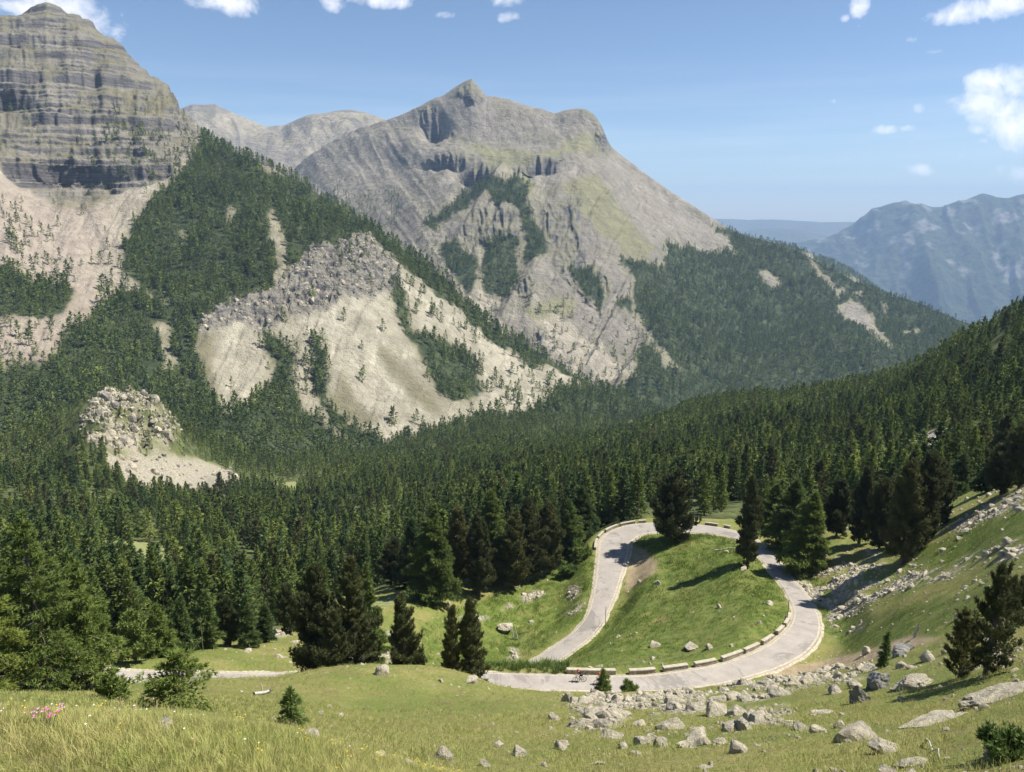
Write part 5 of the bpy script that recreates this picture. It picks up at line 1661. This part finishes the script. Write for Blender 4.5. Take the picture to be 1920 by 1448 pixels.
rD = np.linalg.norm(pr_, axis=1)
oi = np.argsort(-sz / rD)
one_by_one = oi[:190]
nrest = oi[190:]
zones = [(lambda x, y: y > 1330, 'pale angular stone scattered in the grass along the bottom right', 'stones along the bottom'),
         (lambda x, y: (x > 1040) & (y > 1255), 'pale stone in the long rubble band below the bend', 'stones of the rubble band below the bend'),
         (lambda x, y: (x > 1480), 'pale stone in the rubble streaks on the slope right of the bend', 'stones of the right slope'),
         (lambda x, y: (x < 1110), 'pale stone on the bank left of the road bend', 'stones on the left bank'),
         (lambda x, y: x > -1e9, 'small pale stone in the grass around the bend', 'stones in the meadow')]
for k in one_by_one:
    for fn, lab, grp in zones:
        if fn(spx[k], spy[k]):
            break
    o = bpy.data.objects.new('stone', stones[int(k) % 12])
    COL.objects.link(o)
    s = sz[k]
    o.location = (pr_[k, 0], pr_[k, 1], pr_[k, 2] + s * .02)
    o.scale = (s, s * rs.uniform(.6, 1), s * rs.uniform(.5, .9))
    o.rotation_euler = (rs.uniform(-.4, .4), rs.uniform(-.4, .4), rs.uniform(0, 6.28))
    tag(o, lab, 'stone', grp)
m_ = len(nrest)
s = sz[nrest]
gn_instances('rubble', pr_[nrest] + np.stack([s * 0, s * 0, -s * .05], -1), rngF.uniform(0, 6.28, m_), np.stack([s, s * rngF.uniform(.6, 1, m_), s * rngF.uniform(.5, .9, m_)], -1), rngF.integers(0, 4, m_), stones[8:12], 'pale broken rubble strewn over the slopes around the bend', 'rubble', tilt=rngF.uniform(-.5, .5, (m_, 2)))
print('stones', len(pr_))

n = NB('crag_stone')
P = n.pos()
n.color(n.mix(n.ramp(n.noise(.15, 5, .7, P), .4, .6), (.17, .155, .13), (.44, .39, .29)))
n.bump(n.noise(.6, 5, .75, P), .9, 1.0)
crag_m = [stone_mesh(870 + i, 2, 10, name='crag') for i in range(4)]
for m__ in crag_m:
    m__.materials.append(n.m)
# crags on the wooded knoll and the scree edge below it
kr = ((NT.R > 470) & (NT.R < 640) & (NT.px > 130) & (NT.px < 480) & (NT.py > 735) & (NT.py < 935) & (rockm | (knoll > .42))).astype(float)
pk = FS.scatter(kr * np.where(NT.py < 850, 1.0, .10), 2.3, 911)
s = np.minimum(.8 * (1 + rngF.pareto(2.3, len(pk))), 3.6)
gn_instances('rubble', pk, rngF.uniform(0, 6.28, len(pk)), np.stack([s, s * .8, s * rngF.uniform(.6, 1.3, len(pk))], -1), rngF.integers(0, 4, len(pk)), crag_m, 'broken pale crags on the wooded knoll in the valley', 'crags', tilt=rngF.uniform(-.5, .5, (len(pk), 2)))

# crags of the jagged cliff above the scree fans, and along the central buttress
def crags(S, dens, spacing, lo, hi, seed, label, mat):
    p = S.scatter(dens, spacing, seed)
    r_ = np.random.default_rng(seed)
    s = lo * (1 + r_.pareto(2.2, len(p)))
    s = np.minimum(s, hi)
    ms = crag_m
    p[:, 2] -= s * .25
    gn_instances('crags', p, r_.uniform(0, 6.28, len(p)), np.stack([s, s * .7, s * r_.uniform(.6, 1.3, len(p))], -1), r_.integers(0, 4, len(p)), ms, label, 'crags', tilt=r_.uniform(-.4, .4, (len(p), 2)))


crags(SL, jag * (1 - forestL) * SL.front, 6.5, 1.3, 5.5, 921, 'jagged pale crags above the scree fans of the spur', None)

# ================================================================ WALLS, POSTS
n = NB('wall_masonry')
P = n.pos()
v = n.voro(2.6, 'F1', 'Color', vec=P)
sp_ = n.N.new('ShaderNodeSeparateColor')
n.L.new(v, sp_.inputs[0])
c = n.mix(sp_.outputs[0], (.22, .195, .15), (.38, .345, .27))
jn = n.math('LESS_THAN', n.voro(2.6, 'DISTANCE_TO_EDGE', vec=P), .05)
n.color(n.mix(n.math('MULTIPLY', jn, .8), c, (.11, .10, .085)))
n.bump(n.voro(2.6, 'DISTANCE_TO_EDGE', vec=P), .8, .06)
M_MAS = n.m
n = NB('coping_stone')
P = n.pos()
n.color(n.mix(n.ramp(n.noise(2, 5, .7, P), .35, .65), (.30, .27, .21), (.40, .365, .29)))
n.bump(n.noise(9, 4, .7, P), .5, .03)
M_COP = n.m


def along(side, off):
    o = (rc[:, 3] + off) * side
    return np.stack([rc[:, 0] + rn[:, 0] * o, rc[:, 1] + rn[:, 1] * o, rc[:, 2] - .1], -1)


def wall_piece(line, i0, i1, label, group):
    idx = np.arange(i0, i1 + 1)
    pts = line[idx]
    mid = pts[len(pts) // 2].copy()
    root = empty('stone_parapet', tuple(mid))
    tag(root, label, 'low wall', group)
    t = np.gradient(pts[:, :2], axis=0)
    t /= np.linalg.norm(t, axis=1)[:, None]
    nn = np.stack([-t[:, 1], t[:, 0]], -1)

    def sweep(w, z0, z1, ext):
        q = pts.copy()
        q[0, :2] -= t[0] * ext
        q[-1, :2] += t[-1] * ext
        V = []
        for sx, zz_ in ((-w, z0), (w, z0), (w * .96, z1), (-w * .96, z1)):
            V.append(np.concatenate([q[:, :2] + nn * sx, (q[:, 2] + zz_)[:, None]], 1) - mid)
        V = np.stack(V, 1).reshape(-1, 3)
        Q = []
        m__ = len(q)
        for a in range(m__ - 1):
            for j in range(4):
                Q.append((a * 4 + j, a * 4 + (j + 1) % 4, a * 4 + 4 + (j + 1) % 4, a * 4 + 4 + j))
        Q += [(0, 3, 2, 1), ((m__ - 1) * 4, (m__ - 1) * 4 + 1, (m__ - 1) * 4 + 2, (m__ - 1) * 4 + 3)]
        return V, Q
    V, Q = sweep(.22, -1.0, .46, 0)
    link('masonry', mesh_from('masonry', V, quads=Q), M_MAS, root)
    V, Q = sweep(.27, .463, .62, .04)
    cp = link('coping', mesh_from('coping', V, quads=Q), M_COP, root)
    bv = cp.modifiers.new('bevel', 'BEVEL')
    bv.width = .03
    bv.segments = 1
    return root


inner = along(1, .45)
outer = along(-1, .45)
ipx, ipy = project(*inner.T)
opx, opy = project(*outer.T)
turn = int(np.argmax(rc[:, 0]))
for i, (a, b) in enumerate([(1062, 1162), (1174, 1233), (1238, 1292), (1297, 1345), (1350, 1391), (1395, 1425), (1429, 1450), (1454, 1468), (1470, 1481)]):
    js = np.where((ipx >= a) & (ipx <= b) & (np.arange(len(ipx)) < turn + 12) & (ipy > 1150))[0]
    if len(js) > 2:
        ordn = ['first', 'second', 'third', 'fourth', 'fifth', 'sixth', 'seventh', 'eighth', 'last'][i]
        lab = 'long stone parapet directly behind the cyclists' if i == 0 else '%s piece of stone parapet counted from the cyclists along the lower bend' % ordn
        wall_piece(inner, js[0], js[-1], lab, 'parapet walls along the lower bend')
top0 = int(np.argmax(rc[:, 1]))
for i, (a, b, ya, yb) in enumerate([(1353, 1378, 0, 0), (1317, 1350, 0, 0), (1298, 1313, 0, 0), (1196, 1214, 0, 0), (1161, 1193, 0, 0), (1133, 1158, 0, 0), (1116, 1131, 0, 0)]):
    js = np.where((opx >= a) & (opx <= b) & (np.arange(len(opx)) > turn + 20) & (opy < 1012))[0]
    if len(js) > 2:
        lab = ['parapet piece left of the narrow dark pine', 'long parapet piece right of the round pine', 'short parapet piece touching the round pine on its right', 'short parapet piece touching the round pine on its left', 'long parapet piece at the top left of the bend', 'parapet piece where the top of the bend curves down', 'parapet piece at the left shoulder of the bend'][i]
        wall_piece(outer, js[0], js[-1], lab + ', far side of the road', 'parapet walls around the top of the bend')
js = np.where((opy > 1014) & (opy < 1034) & (opx < 1140) & (np.arange(len(opx)) > top0))[0]
if len(js) > 2:
    wall_piece(outer, js[0], js[-1], 'lowest parapet piece on the left side of the upper left arm', 'parapet walls around the top of the bend')

n = NB('painted_pole')
n.color(n.mix(n.ramp(n.noise(3, 3, .6), .4, .6), (.10, .085, .07), (.17, .14, .11)))
M_POLE = n.m
for px, py, top_, lab in ((1135, 1176, 1142, 'thin dark snow pole beside the left arm of the road'), (1476, 1166, 1131, 'thin dark snow pole inside the right end of the curved wall'), (381, 1222, 1168, 'thin bare pole among the trees behind the left road stretch')):
    p = hit(px, py)
    if p is None:
        continue
    D_ = math.sqrt(sum(c * c for c in p))
    hh = (py - top_) * D_ / F * 1.12
    root = empty('snow_pole', p)
    tag(root, lab, 'pole')
    link('shaft', Geo().add(*tube([(0, 0, -.3), (0, 0, hh * .5), (0, 0, hh)], [.055, .05, .045], 8)).mesh('shaft', True), M_POLE, root)
    link('cap', Geo().add(*tube([(0, 0, hh - .02), (0, 0, hh + .03), (0, 0, hh + .05)], [.06, .06, .01], 8)).mesh('cap', True), M_POLE, root)

# dead wood
def log(p0, p1, r0, r1, label, twigs=0, seed=0, name='dead_log'):
    r_ = np.random.default_rng(seed)
    p0, p1 = np.array(p0), np.array(p1)
    g = Geo()
    t = np.linspace(0, 1, 7)[:, None]
    L_ = np.linalg.norm(p1 - p0)
    pts = p0 + (p1 - p0) * t + r_.normal(0, .02 * L_, (7, 3)) * np.sin(t * 3.14)
    g.add(*tube(pts, np.linspace(r0, r1, 7), 7))
    for _ in range(twigs):
        a = r_.uniform(.15, .95)
        b = p0 + (p1 - p0) * a
        d = unit(r_.normal(0, 1, 3) + np.array([0, 0, .8]))
        l_ = L_ * r_.uniform(.15, .4)
        g.add(*tube([b, b + d * l_ * .5 + r_.normal(0, .05, 3), b + d * l_ + r_.normal(0, .12 * l_, 3)], [r1 * .7, r1 * .45, .01], 4))
    o = link(name, g.mesh('dead_wood', True), M_DEAD)
    tag(o, label, 'dead wood')


def off(px, py, dx=0, dz=0, dy=0):
    p = hit(px, py)
    return (p[0] + dx, p[1] + dy, p[2] + dz)


log(off(964, 1200, dz=-.2), off(964, 1200, dx=-.5, dz=2.4, dy=.4), .10, .06, 'left weathered stick under the flat slab on the left bank', 0, 1)
log(off(972, 1202, dz=-.2), off(972, 1202, dx=-.6, dz=2.4, dy=.4), .10, .06, 'right weathered stick under the flat slab on the left bank', 0, 2)
log(off(476, 1304, dz=.1), off(508, 1299, dz=.15), .13, .08, 'fallen grey log on the grass right of the drooping sapling', 3, 3)
log(off(1340, 1034, dz=.2), off(1392, 1032, dz=.7), .12, .05, 'fallen grey branch at the foot of the narrow dark pine', 6, 4)
log(off(1715, 1045, dz=0), off(1722, 1040, dx=1.0, dz=3.6), .16, .10, 'pale bare leaning stem at the foot of the massive pine', 1, 5)
log(off(1735, 1392, dz=.05), off(1760, 1428, dz=.1), .03, .012, 'thin bleached branch lying below the long ledge', 0, 6)
log(off(1715, 1196, dz=-.1), off(1720, 1194, dz=1.3), .16, .10, 'short broken stump on the grass above the dark boulder', 5, 7, 'tree_stump')
x, y, z = at(1195, 172)
log((x, y, z - .2), (x + .3, y, z + 4.2), .12, .03, 'grey leafless tree behind the top walls left of the round pine', 26, 8, 'dead_tree')

# ================================================================ CYCLISTS
def simple(name, rgb, rough=.5, metal=0.0):
    n = NB(name)
    n.color(n.mix(n.ramp(n.noise(20, 2, .5), .4, .6), rgb, tuple(c * .85 for c in rgb)))
    n.b.inputs['Roughness'].default_value = rough
    n.b.inputs['Metallic'].default_value = metal
    return n.m


M_BLACK = simple('black_rubber', (.02, .02, .022))
M_RIM = simple('pale_rim', (.55, .55, .55), .3, .6)
M_FRAME = simple('bike_paint', (.03, .03, .035), .3)
M_FRAME2 = simple('bike_paint_red', (.35, .03, .03), .3)
M_SKIN = simple('skin', (.50, .30, .21))
M_DARKC = simple('dark_cloth', (.02, .022, .03), .9)
M_REDC = simple('red_cloth', (.62, .05, .035), .8)
M_RED = simple('red_helmet', (.60, .04, .03), .3)
M_WHITE = simple('white_cloth', (.6, .6, .6), .8)


def torus(c, R_, r, ns_=28, nr_=8):
    a = np.linspace(0, 2 * math.pi, ns_, endpoint=False)
    b = np.linspace(0, 2 * math.pi, nr_, endpoint=False)
    A_, B_ = np.meshgrid(a, b, indexing='ij')
    V = np.stack([c[0] + (R_ + r * np.cos(B_)) * np.cos(A_), c[1] + r * np.sin(B_), c[2] + (R_ + r * np.cos(B_)) * np.sin(A_)], -1).reshape(-1, 3)
    Q = [(i * nr_ + j, ((i + 1) % ns_) * nr_ + j, ((i + 1) % ns_) * nr_ + (j + 1) % nr_, i * nr_ + (j + 1) % nr_) for i in range(ns_) for j in range(nr_)]
    return V, Q


def bicycle(loc, rz, label, fm):
    root = empty('bicycle', loc, rz)
    tag(root, label, 'bicycle', 'bicycles on the road')
    R_ = .335
    for cx in (.51, -.49):
        w_ = empty('wheel', (cx, 0, R_))
        w_.parent = root
        V, Q = torus((0, 0, 0), R_ - .02, .021)
        link('tyre', Geo().add(V, Q).mesh('tyre', True), M_BLACK, w_)
        V, Q = torus((0, 0, 0), R_ - .055, .016)
        g = Geo().add(V, Q)
        for a in np.linspace(0, math.pi * 2, 16, endpoint=False):
            g.add(*tube([(0, .02 * math.cos(a * 8), 0), ((R_ - .06) * math.cos(a), 0, (R_ - .06) * math.sin(a))], [.004, .004], 3))
        g.add(*tube([(0, -.05, 0), (0, .05, 0)], [.025, .025], 8))
        link('rim', g.mesh('rim', True), M_RIM, w_)
    bb, seat_, head, hb = (-.06, 0, .28), (-.20, 0, .80), (.36, 0, .80), (.40, 0, .60)
    g = Geo()
    for a, b, r in ((bb, seat_, .018), (bb, hb, .022), ((-.19, 0, .74), (.37, 0, .76), .018), (head, hb, .022), ((-.49, .03, R_), bb, .012), ((-.49, -.03, R_), bb, .012), ((-.49, .03, R_), (-.19, 0, .74), .010), ((-.49, -.03, R_), (-.19, 0, .74), .010)):
        g.add(*tube([a, b], [r, r], 8))
    link('frame', g.mesh('frame', True), fm, root)
    g = Geo()
    for s in (-1, 1):
        g.add(*tube([hb, (.46, s * .04, .5), (.51, s * .05, R_)], [.016, .014, .01], 6))
    link('fork', g.mesh('fork', True), fm, root)
    g = Geo()
    g.add(*tube([head, (.38, 0, .90), (.46, 0, .92)], [.016, .016, .016], 6))
    g.add(*tube([(.46, -.21, .92), (.46, 0, .92), (.46, .21, .92)], [.015, .015, .015], 6))
    for s in (-1, 1):
        g.add(*tube([(.46, s * .21, .92), (.54, s * .21, .91), (.55, s * .21, .84), (.48, s * .21, .79)], [.015] * 4, 6))
    link('handlebar', g.mesh('handlebar', True), M_BLACK, root)
    g = Geo()
    g.add(*tube([seat_, (-.23, 0, .92)], [.014, .014], 6))
    g.add(*tube([(-.36, 0, .945), (-.28, 0, .95), (-.18, 0, .945), (-.09, 0, .94)], [.03, .07, .045, .02], 8))
    link('saddle', g.mesh('saddle', True), M_BLACK, root)
    g = Geo()
    V, Q = torus((bb[0], -.05, bb[2]), .09, .008, 20, 6)
    g.add(V, Q)
    for s in (-1, 1):
        g.add(*tube([(bb[0], s * .06, bb[2]), (bb[0] + s * .15, s * .08, bb[2] - s * .08)], [.012, .012], 6))
        g.add(*tube([(bb[0] + s * .15, s * .08, bb[2] - s * .08), (bb[0] + s * .15, s * .16, bb[2] - s * .08)], [.02, .02], 6))
    link('crankset', g.mesh('crankset', True), M_RIM, root)
    return root


def skin_body(name, nodes, edges, mat, parent, sub=1):
    me_ = bpy.data.meshes.new(name)
    keys = list(nodes)
    me_.from_pydata([nodes[k][0] for k in keys], [(keys.index(a), keys.index(b)) for a, b in edges], [])
    o = link(name, me_, mat, parent)
    md = o.modifiers.new('skin', 'SKIN')
    me_.skin_vertices  # created with the modifier
    for i, k in enumerate(keys):
        r = nodes[k][1]
        me_.skin_vertices[0].data[i].radius = (r, r) if not hasattr(r, '__len__') else r
    me_.skin_vertices[0].data[0].use_root = True
    md.use_smooth_shade = True
    s = o.modifiers.new('sub', 'SUBSURF')
    s.levels = s.render_levels = sub
    return o


def rider(loc, rz, label, top_mat, helmet_mat, crouch=.0):
    root = empty('person', loc, rz)
    tag(root, label, 'person', 'cyclists on the road')
    hip = (-.22, 0, 1.00)
    nd = {'hip': (hip, (.13, .16)), 'waist': ((-.10, 0, 1.14), (.11, .14)), 'chest': ((.06, 0, 1.29 - crouch), (.12, .17)), 'neck': ((.17, 0, 1.40 - crouch), .055), 'head': ((.24, 0, 1.50 - crouch), (.085, .08)), 'crown': ((.25, 0, 1.60 - crouch), (.075, .07))}
    ed = [('hip', 'waist'), ('waist', 'chest'), ('chest', 'neck'), ('neck', 'head'), ('head', 'crown')]
    for s, nm in ((1, 'l'), (-1, 'r')):
        up = s > 0
        nd['sh' + nm] = ((.08, s * .17, 1.31 - crouch), .062)
        nd['el' + nm] = ((.22, s * .22, 1.08 - crouch * .5), .042)
        nd['wr' + nm] = ((.44, s * .205, .96), .028)
        nd['ha' + nm] = ((.50, s * .205, .945), .036)
        nd['th' + nm] = ((-.19, s * .10, .95), .09)
        nd['kn' + nm] = ((.14, s * .11, .80) if up else (.07, s * .11, .60), .058)
        nd['an' + nm] = ((-.17, s * .10, .46) if up else (-.10, s * .10, .24), .038)
        nd['to' + nm] = ((-.02, s * .10, .40) if up else (.03, s * .10, .17), .034)
        ed += [('chest', 'sh' + nm), ('sh' + nm, 'el' + nm), ('el' + nm, 'wr' + nm), ('wr' + nm, 'ha' + nm), ('hip', 'th' + nm), ('th' + nm, 'kn' + nm), ('kn' + nm, 'an' + nm), ('an' + nm, 'to' + nm)]
    skin_body('body', nd, ed, M_SKIN, root, 2)
    jd = {'a': ((-.20, 0, 1.04), (.145, .175)), 'b': ((-.09, 0, 1.16), (.125, .155)), 'c': ((.06, 0, 1.30 - crouch), (.135, .185)), 'd': ((.15, 0, 1.375 - crouch), .075), 'l': ((.08, .17, 1.31 - crouch), .078), 'm': ((.16, .20, 1.18 - crouch * .8), .06), 'r': ((.08, -.17, 1.31 - crouch), .078), 's': ((.16, -.20, 1.18 - crouch * .8), .06)}
    skin_body('jersey', jd, [('a', 'b'), ('b', 'c'), ('c', 'd'), ('c', 'l'), ('l', 'm'), ('c', 'r'), ('r', 's')], top_mat, root, 2)
    sd = {'a': ((-.21, 0, 1.0), (.15, .18))}
    e2 = []
    for s, nm in ((1, 'l'), (-1, 'r')):
        a, b = np.array(nd['th' + nm][0]), np.array(nd['kn' + nm][0])
        sd['t' + nm] = (tuple(a), .105)
        sd['k' + nm] = (tuple(a + (b - a) * .7), .078)
        e2 += [('a', 't' + nm), ('t' + nm, 'k' + nm)]
    skin_body('shorts', sd, e2, M_DARKC, root, 2)
    for s, nm in ((1, 'l'), (-1, 'r')):
        a, b = np.array(nd['an' + nm][0]), np.array(nd['to' + nm][0])
        link('shoe', Geo().add(*tube([a + (0, 0, -.02), a + (b - a) * .5 + (0, 0, -.02), b + (.03, 0, -.01), b + (.06, 0, -.01)], [.035, .05, .045, .015], 8)).mesh('shoe', True), M_WHITE, root)
    bm = bmesh.new()
    bmesh.ops.create_icosphere(bm, subdivisions=3, radius=1.0)
    for v_ in list(bm.verts):
        if v_.co.z < -.25:
            v_.co.z = -.25
    me_ = bpy.data.meshes.new('helmet')
    bm.to_mesh(me_)
    bm.free()
    link('helmet', me_, helmet_mat, root, loc=(.235, 0, 1.565 - crouch), scale=(.155, .115, .115), rot=(0, .25, 0))
    return root


mpx, mpy = project(rc[:, 0], rc[:, 1], rc[:, 2])
for pxx, lane, lab, tm, hm_, fm, bl, cr_ in ((1088, .2, 'cyclist in dark clothes and red helmet in front of the long parapet', M_DARKC, M_RED, M_FRAME, 'black road bicycle with pale wheels under the dark-clothed cyclist', 0.0),
                                             (1128, -.3, 'cyclist in a red jersey bent forward behind the small roadside spruce', M_REDC, M_RED, M_FRAME2, 'road bicycle of the red-jersey cyclist, half hidden by the small spruce', .06)):
    j = int(np.argmin(np.abs(mpx[:turn] - pxx)))
    p = rc[j, :3].copy()
    p[:2] += rn[j] * lane
    p[2] += .035
    ang = math.atan2(-rt[j, 1], -rt[j, 0])
    bicycle(tuple(p), ang, bl, fm)
    rider(tuple(p), ang, lab, tm, hm_, cr_)

# ================================================================ GRASS AND FLOWERS
def grass_mat(name, a, b, c):
    n = NB(name)
    P = n.pos()
    col = n.mix(n.ramp(n.noise(.55, 5, .7, P), .40, .60), a, b)
    col = n.mix(n.math('MULTIPLY', n.ramp(n.noise(.3, 4, .7, P, dist=1), .52, .66), .6), col, tuple(q * .55 for q in a))
    col = n.mix(n.math('MULTIPLY', n.rnd(), .6), col, c)
    n.color(col)
    t = n.N.new('ShaderNodeBsdfTranslucent')
    n.put(t.inputs['Color'], col)
    mx = n.N.new('ShaderNodeMixShader')
    mx.inputs[0].default_value = .35
    n.L.new(n.b.outputs[0], mx.inputs[1])
    n.L.new(t.outputs[0], mx.inputs[2])
    n.L.new(mx.outputs[0], n.N['Material Output'].inputs['Surface'])
    return n.m


M_G1 = grass_mat('meadow_blades', (.29, .345, .085), (.42, .41, .14), (.55, .47, .23))
M_G2 = grass_mat('lush_blades', (.10, .17, .028), (.16, .22, .045), (.22, .25, .07))


def tuft_mesh(seed, nb, h, spread, width, mat, name='tuft'):
    r_ = np.random.default_rng(seed)
    a = r_.uniform(0, 6.28, nb)
    rad = r_.uniform(0, spread * .5, nb)
    b = np.stack([np.cos(a) * rad, np.sin(a) * rad, np.zeros(nb) - .02], -1)
    hh = h * r_.uniform(.45, 1.1, nb)
    ln = np.stack([np.cos(a + r_.normal(0, .8, nb)), np.sin(a + r_.normal(0, .8, nb)), np.zeros(nb)], -1) * (hh * r_.uniform(.15, .7, nb))[:, None]
    sd = np.stack([-np.sin(a), np.cos(a), np.zeros(nb)], -1) * width
    up = np.array([0, 0, 1.0])
    m1_ = b + ln * .35 + up * (hh * .6)[:, None]
    tp_ = b + ln + up * (hh * .98)[:, None]
    V = np.stack([b - sd, b + sd, m1_ + sd * .7, m1_ - sd * .7, tp_], 1).reshape(-1, 3)
    i = np.arange(nb) * 5
    me_ = mesh_from(name, V, quads=np.stack([i, i + 1, i + 2, i + 3], -1), tris=np.stack([i + 3, i + 2, i + 4], -1))
    me_.materials.append(mat)
    return me_


tA = [tuft_mesh(951 + i, 12, .24, .22, .0045, M_G1) for i in range(4)]
tB = [tuft_mesh(961 + i, 22, .17, .7, .010, M_G1) for i in range(4)]
tC = [tuft_mesh(971 + i, 20, .36, 1.5, .028, M_G2) for i in range(4)]
tD = [tuft_mesh(981 + i, 20, .26, 1.3, .022, M_G1) for i in range(4)]
open_ = ((dr > .5) & ~rockm & ~dirtm & ~forest_floor).astype(float)


def grass(name, dens, spacing, seed, meshes, smin, smax, label):
    p = FS.scatter(dens, spacing, seed)
    gx, gy = project(p[:, 0], p[:, 1], p[:, 2])
    k = (gx > -120) & (gx < 2040) & (gy < 1560)
    p = p[k]
    r_ = np.random.default_rng(seed)
    m__ = len(p)
    s = r_.uniform(smin, smax, m__) * (1 + .5 * fbm(p[:, 0] / 2.5, p[:, 1] / 2.5, seed, 3))
    print(name, m__)
    return gn_instances(name, p, r_.uniform(0, 6.28, m__), s, r_.integers(0, len(meshes), m__), meshes, label, 'grass')


nearm = (NT.R > 3) & (NT.R < 15.5)
grass('grass', open_ * nearm, .065, 991, tA, .3, .75, 'long mixed grass on the near flowery brink')
grass('grass', open_ * ((NT.R >= 15.5) & (NT.R < 46)) * (.35 + .65 * sstep(-.3, .3, fbm(X / 3, Y / 3, 992, 3))), .30, 992, tB, .4, 1.0, 'short dry grass on the slope below the brink')
grass('grass', open_ * ((NT.R >= 46) & (NT.R < 170)) * lush * (.3 + .7 * sstep(-.3, .3, fbm(X / 4, Y / 4, 993, 3))), .60, 993, tC, .35, 1.25, 'lush green grass of the meadow inside and beside the bend')
grass('grass', open_ * ((NT.R >= 46) & (NT.R < 170)) * (1 - lush) * (.25 + .75 * sstep(-.2, .3, fbm(X / 3, Y / 3, 994, 3))), .62, 994, tD, .3, .6, 'dry grass on the open slopes around the bend')
# tall herbs behind the far edge of the lower road
band = ((NT.px > 880) & (NT.px < 1064) & (dr > .3) & (dr < 4.5) & (NT.R > 80) & (NT.R < 100)).astype(float)
tE_ = [tuft_mesh(1001 + i, 20, 1.0, .8, .03, M_SHRUB) for i in range(3)]
grass('tall_herbs', band, .42, 995, tE_, .6, 1.2, 'tall green herbs on the far verge of the lower road left of the long parapet')


def flower_mesh(seed, rgb, h, rad, heads, name):
    r_ = np.random.default_rng(seed)
    g = Geo()
    for _ in range(heads):
        a = r_.uniform(0, 6.28)
        x_, y_ = r_.normal(0, .05, 2) * (heads > 1)
        hh = h * r_.uniform(.7, 1.1)
        V = np.array([[x_ + rad * (1.0 if j % 2 else .45) * math.cos(j * math.pi / 5 + a), y_ + rad * (1.0 if j % 2 else .45) * math.sin(j * math.pi / 5 + a), hh + rad * .35 * (j % 2)] for j in range(10)] + [[x_, y_, hh - rad * .15]])
        T = [(j, (j + 1) % 10, 10) for j in range(10)]
        g.add(V, None, T)
        g.add(np.array([[x_ - .002, y_, 0], [x_ + .002, y_, 0], [x_, y_, hh]]), None, [(0, 1, 2)])
    me_ = g.mesh(name)
    me_.materials.append(simple(name, rgb, .7))
    return me_


fl = [flower_mesh(1, (.75, .55, .06), .17, .010, 3, 'yellow_flower'), flower_mesh(2, (.75, .72, .62), .20, .014, 1, 'white_flower'), flower_mesh(3, (.62, .30, .42), .17, .010, 2, 'pink_flower')]
pf_ = FS.scatter(open_ * ((NT.R > 4) & (NT.R < 15)) * sstep(-.1, .5, fbm(X / 1.6, Y / 1.6, 996, 3)), .40, 996)
r_ = np.random.default_rng(8)
fx, fy_ = project(*pf_.T)
pk_ = np.where((fx > 420) & (r_.random(len(pf_)) < .75), 0, r_.integers(0, 3, len(pf_)))
gn_instances('wild_flowers', pf_, r_.uniform(0, 6.28, len(pf_)), r_.uniform(.7, 1.3, len(pf_)), pk_, fl, 'small yellow and white flowers dotted through the near grass', 'flowers')
for px, py, s_, lab in ((90, 1366, 1.0, 'bright pink clump of flowers in the near grass at lower left'), (66, 1364, .6, 'smaller pale pink flower clump left of the bright one'), (122, 1348, .5, 'lilac flower clump on the brink below the left larch')):
    p = hit(px, py, 3)
    if p is None:
        continue
    rr_ = np.random.default_rng(int(px))
    g = Geo()
    st = Geo()
    for q in range(int(15 * s_)):
        x_, y_ = rr_.normal(0, .06 * s_, 2)
        hh = rr_.uniform(.13, .20)
        rd = .017
        a = rr_.uniform(0, 6.28)
        V = np.array([[x_ + rd * (1.0 if j % 2 else .4) * math.cos(j * math.pi / 5 + a), y_ + rd * (1.0 if j % 2 else .4) * math.sin(j * math.pi / 5 + a), hh + rd * .5 * (j % 2)] for j in range(10)] + [[x_, y_, hh - .004]])
        g.add(V, None, [(j, (j + 1) % 10, 10) for j in range(10)])
        st.add(*tube([(x_ * .4, y_ * .4, -.02), (x_ * .8, y_ * .8, hh * .6), (x_, y_, hh)], [.003, .0025, .002], 4))
    root = empty('flower_clump', p)
    tag(root, lab, 'flowers', 'pink flower clumps')
    link('petals', g.mesh('petals'), simple('pink_petals', (.70, .12, .42) if s_ == 1.0 else (.66, .32, .50), .7), root)
    link('stems', st.mesh('stems'), M_SHRUB, root)

# ================================================================ HAZE
hz_ = 24500.0
zt_, zb_ = 760.0, -1901.0
hv = np.array([(x, y, z) for z in (zb_, zt_) for y in (-hz_, hz_) for x in (-hz_, hz_)])
hm = mesh_from('haze', hv, faces=[(0, 2, 3, 1), (4, 5, 7, 6), (0, 1, 5, 4), (2, 6, 7, 3), (0, 4, 6, 2), (1, 3, 7, 5)])
mm = bpy.data.materials.new('haze_air')
mm.use_nodes = True
mm.node_tree.nodes.clear()
ho = mm.node_tree.nodes.new('ShaderNodeOutputMaterial')
pv = mm.node_tree.nodes.new('ShaderNodeVolumePrincipled')
pv.inputs['Color'].default_value = (.46, .67, 1.0, 1)
pv.inputs['Density'].default_value = 5.2e-5
pv.inputs['Anisotropy'].default_value = 0.0
mm.node_tree.links.new(pv.outputs[0], ho.inputs['Volume'])
mm.cycles.homogeneous_volume = True
tag(link('haze', hm, mm), 'thin blue air between the near slope and the far ranges', 'haze', kind='stuff')
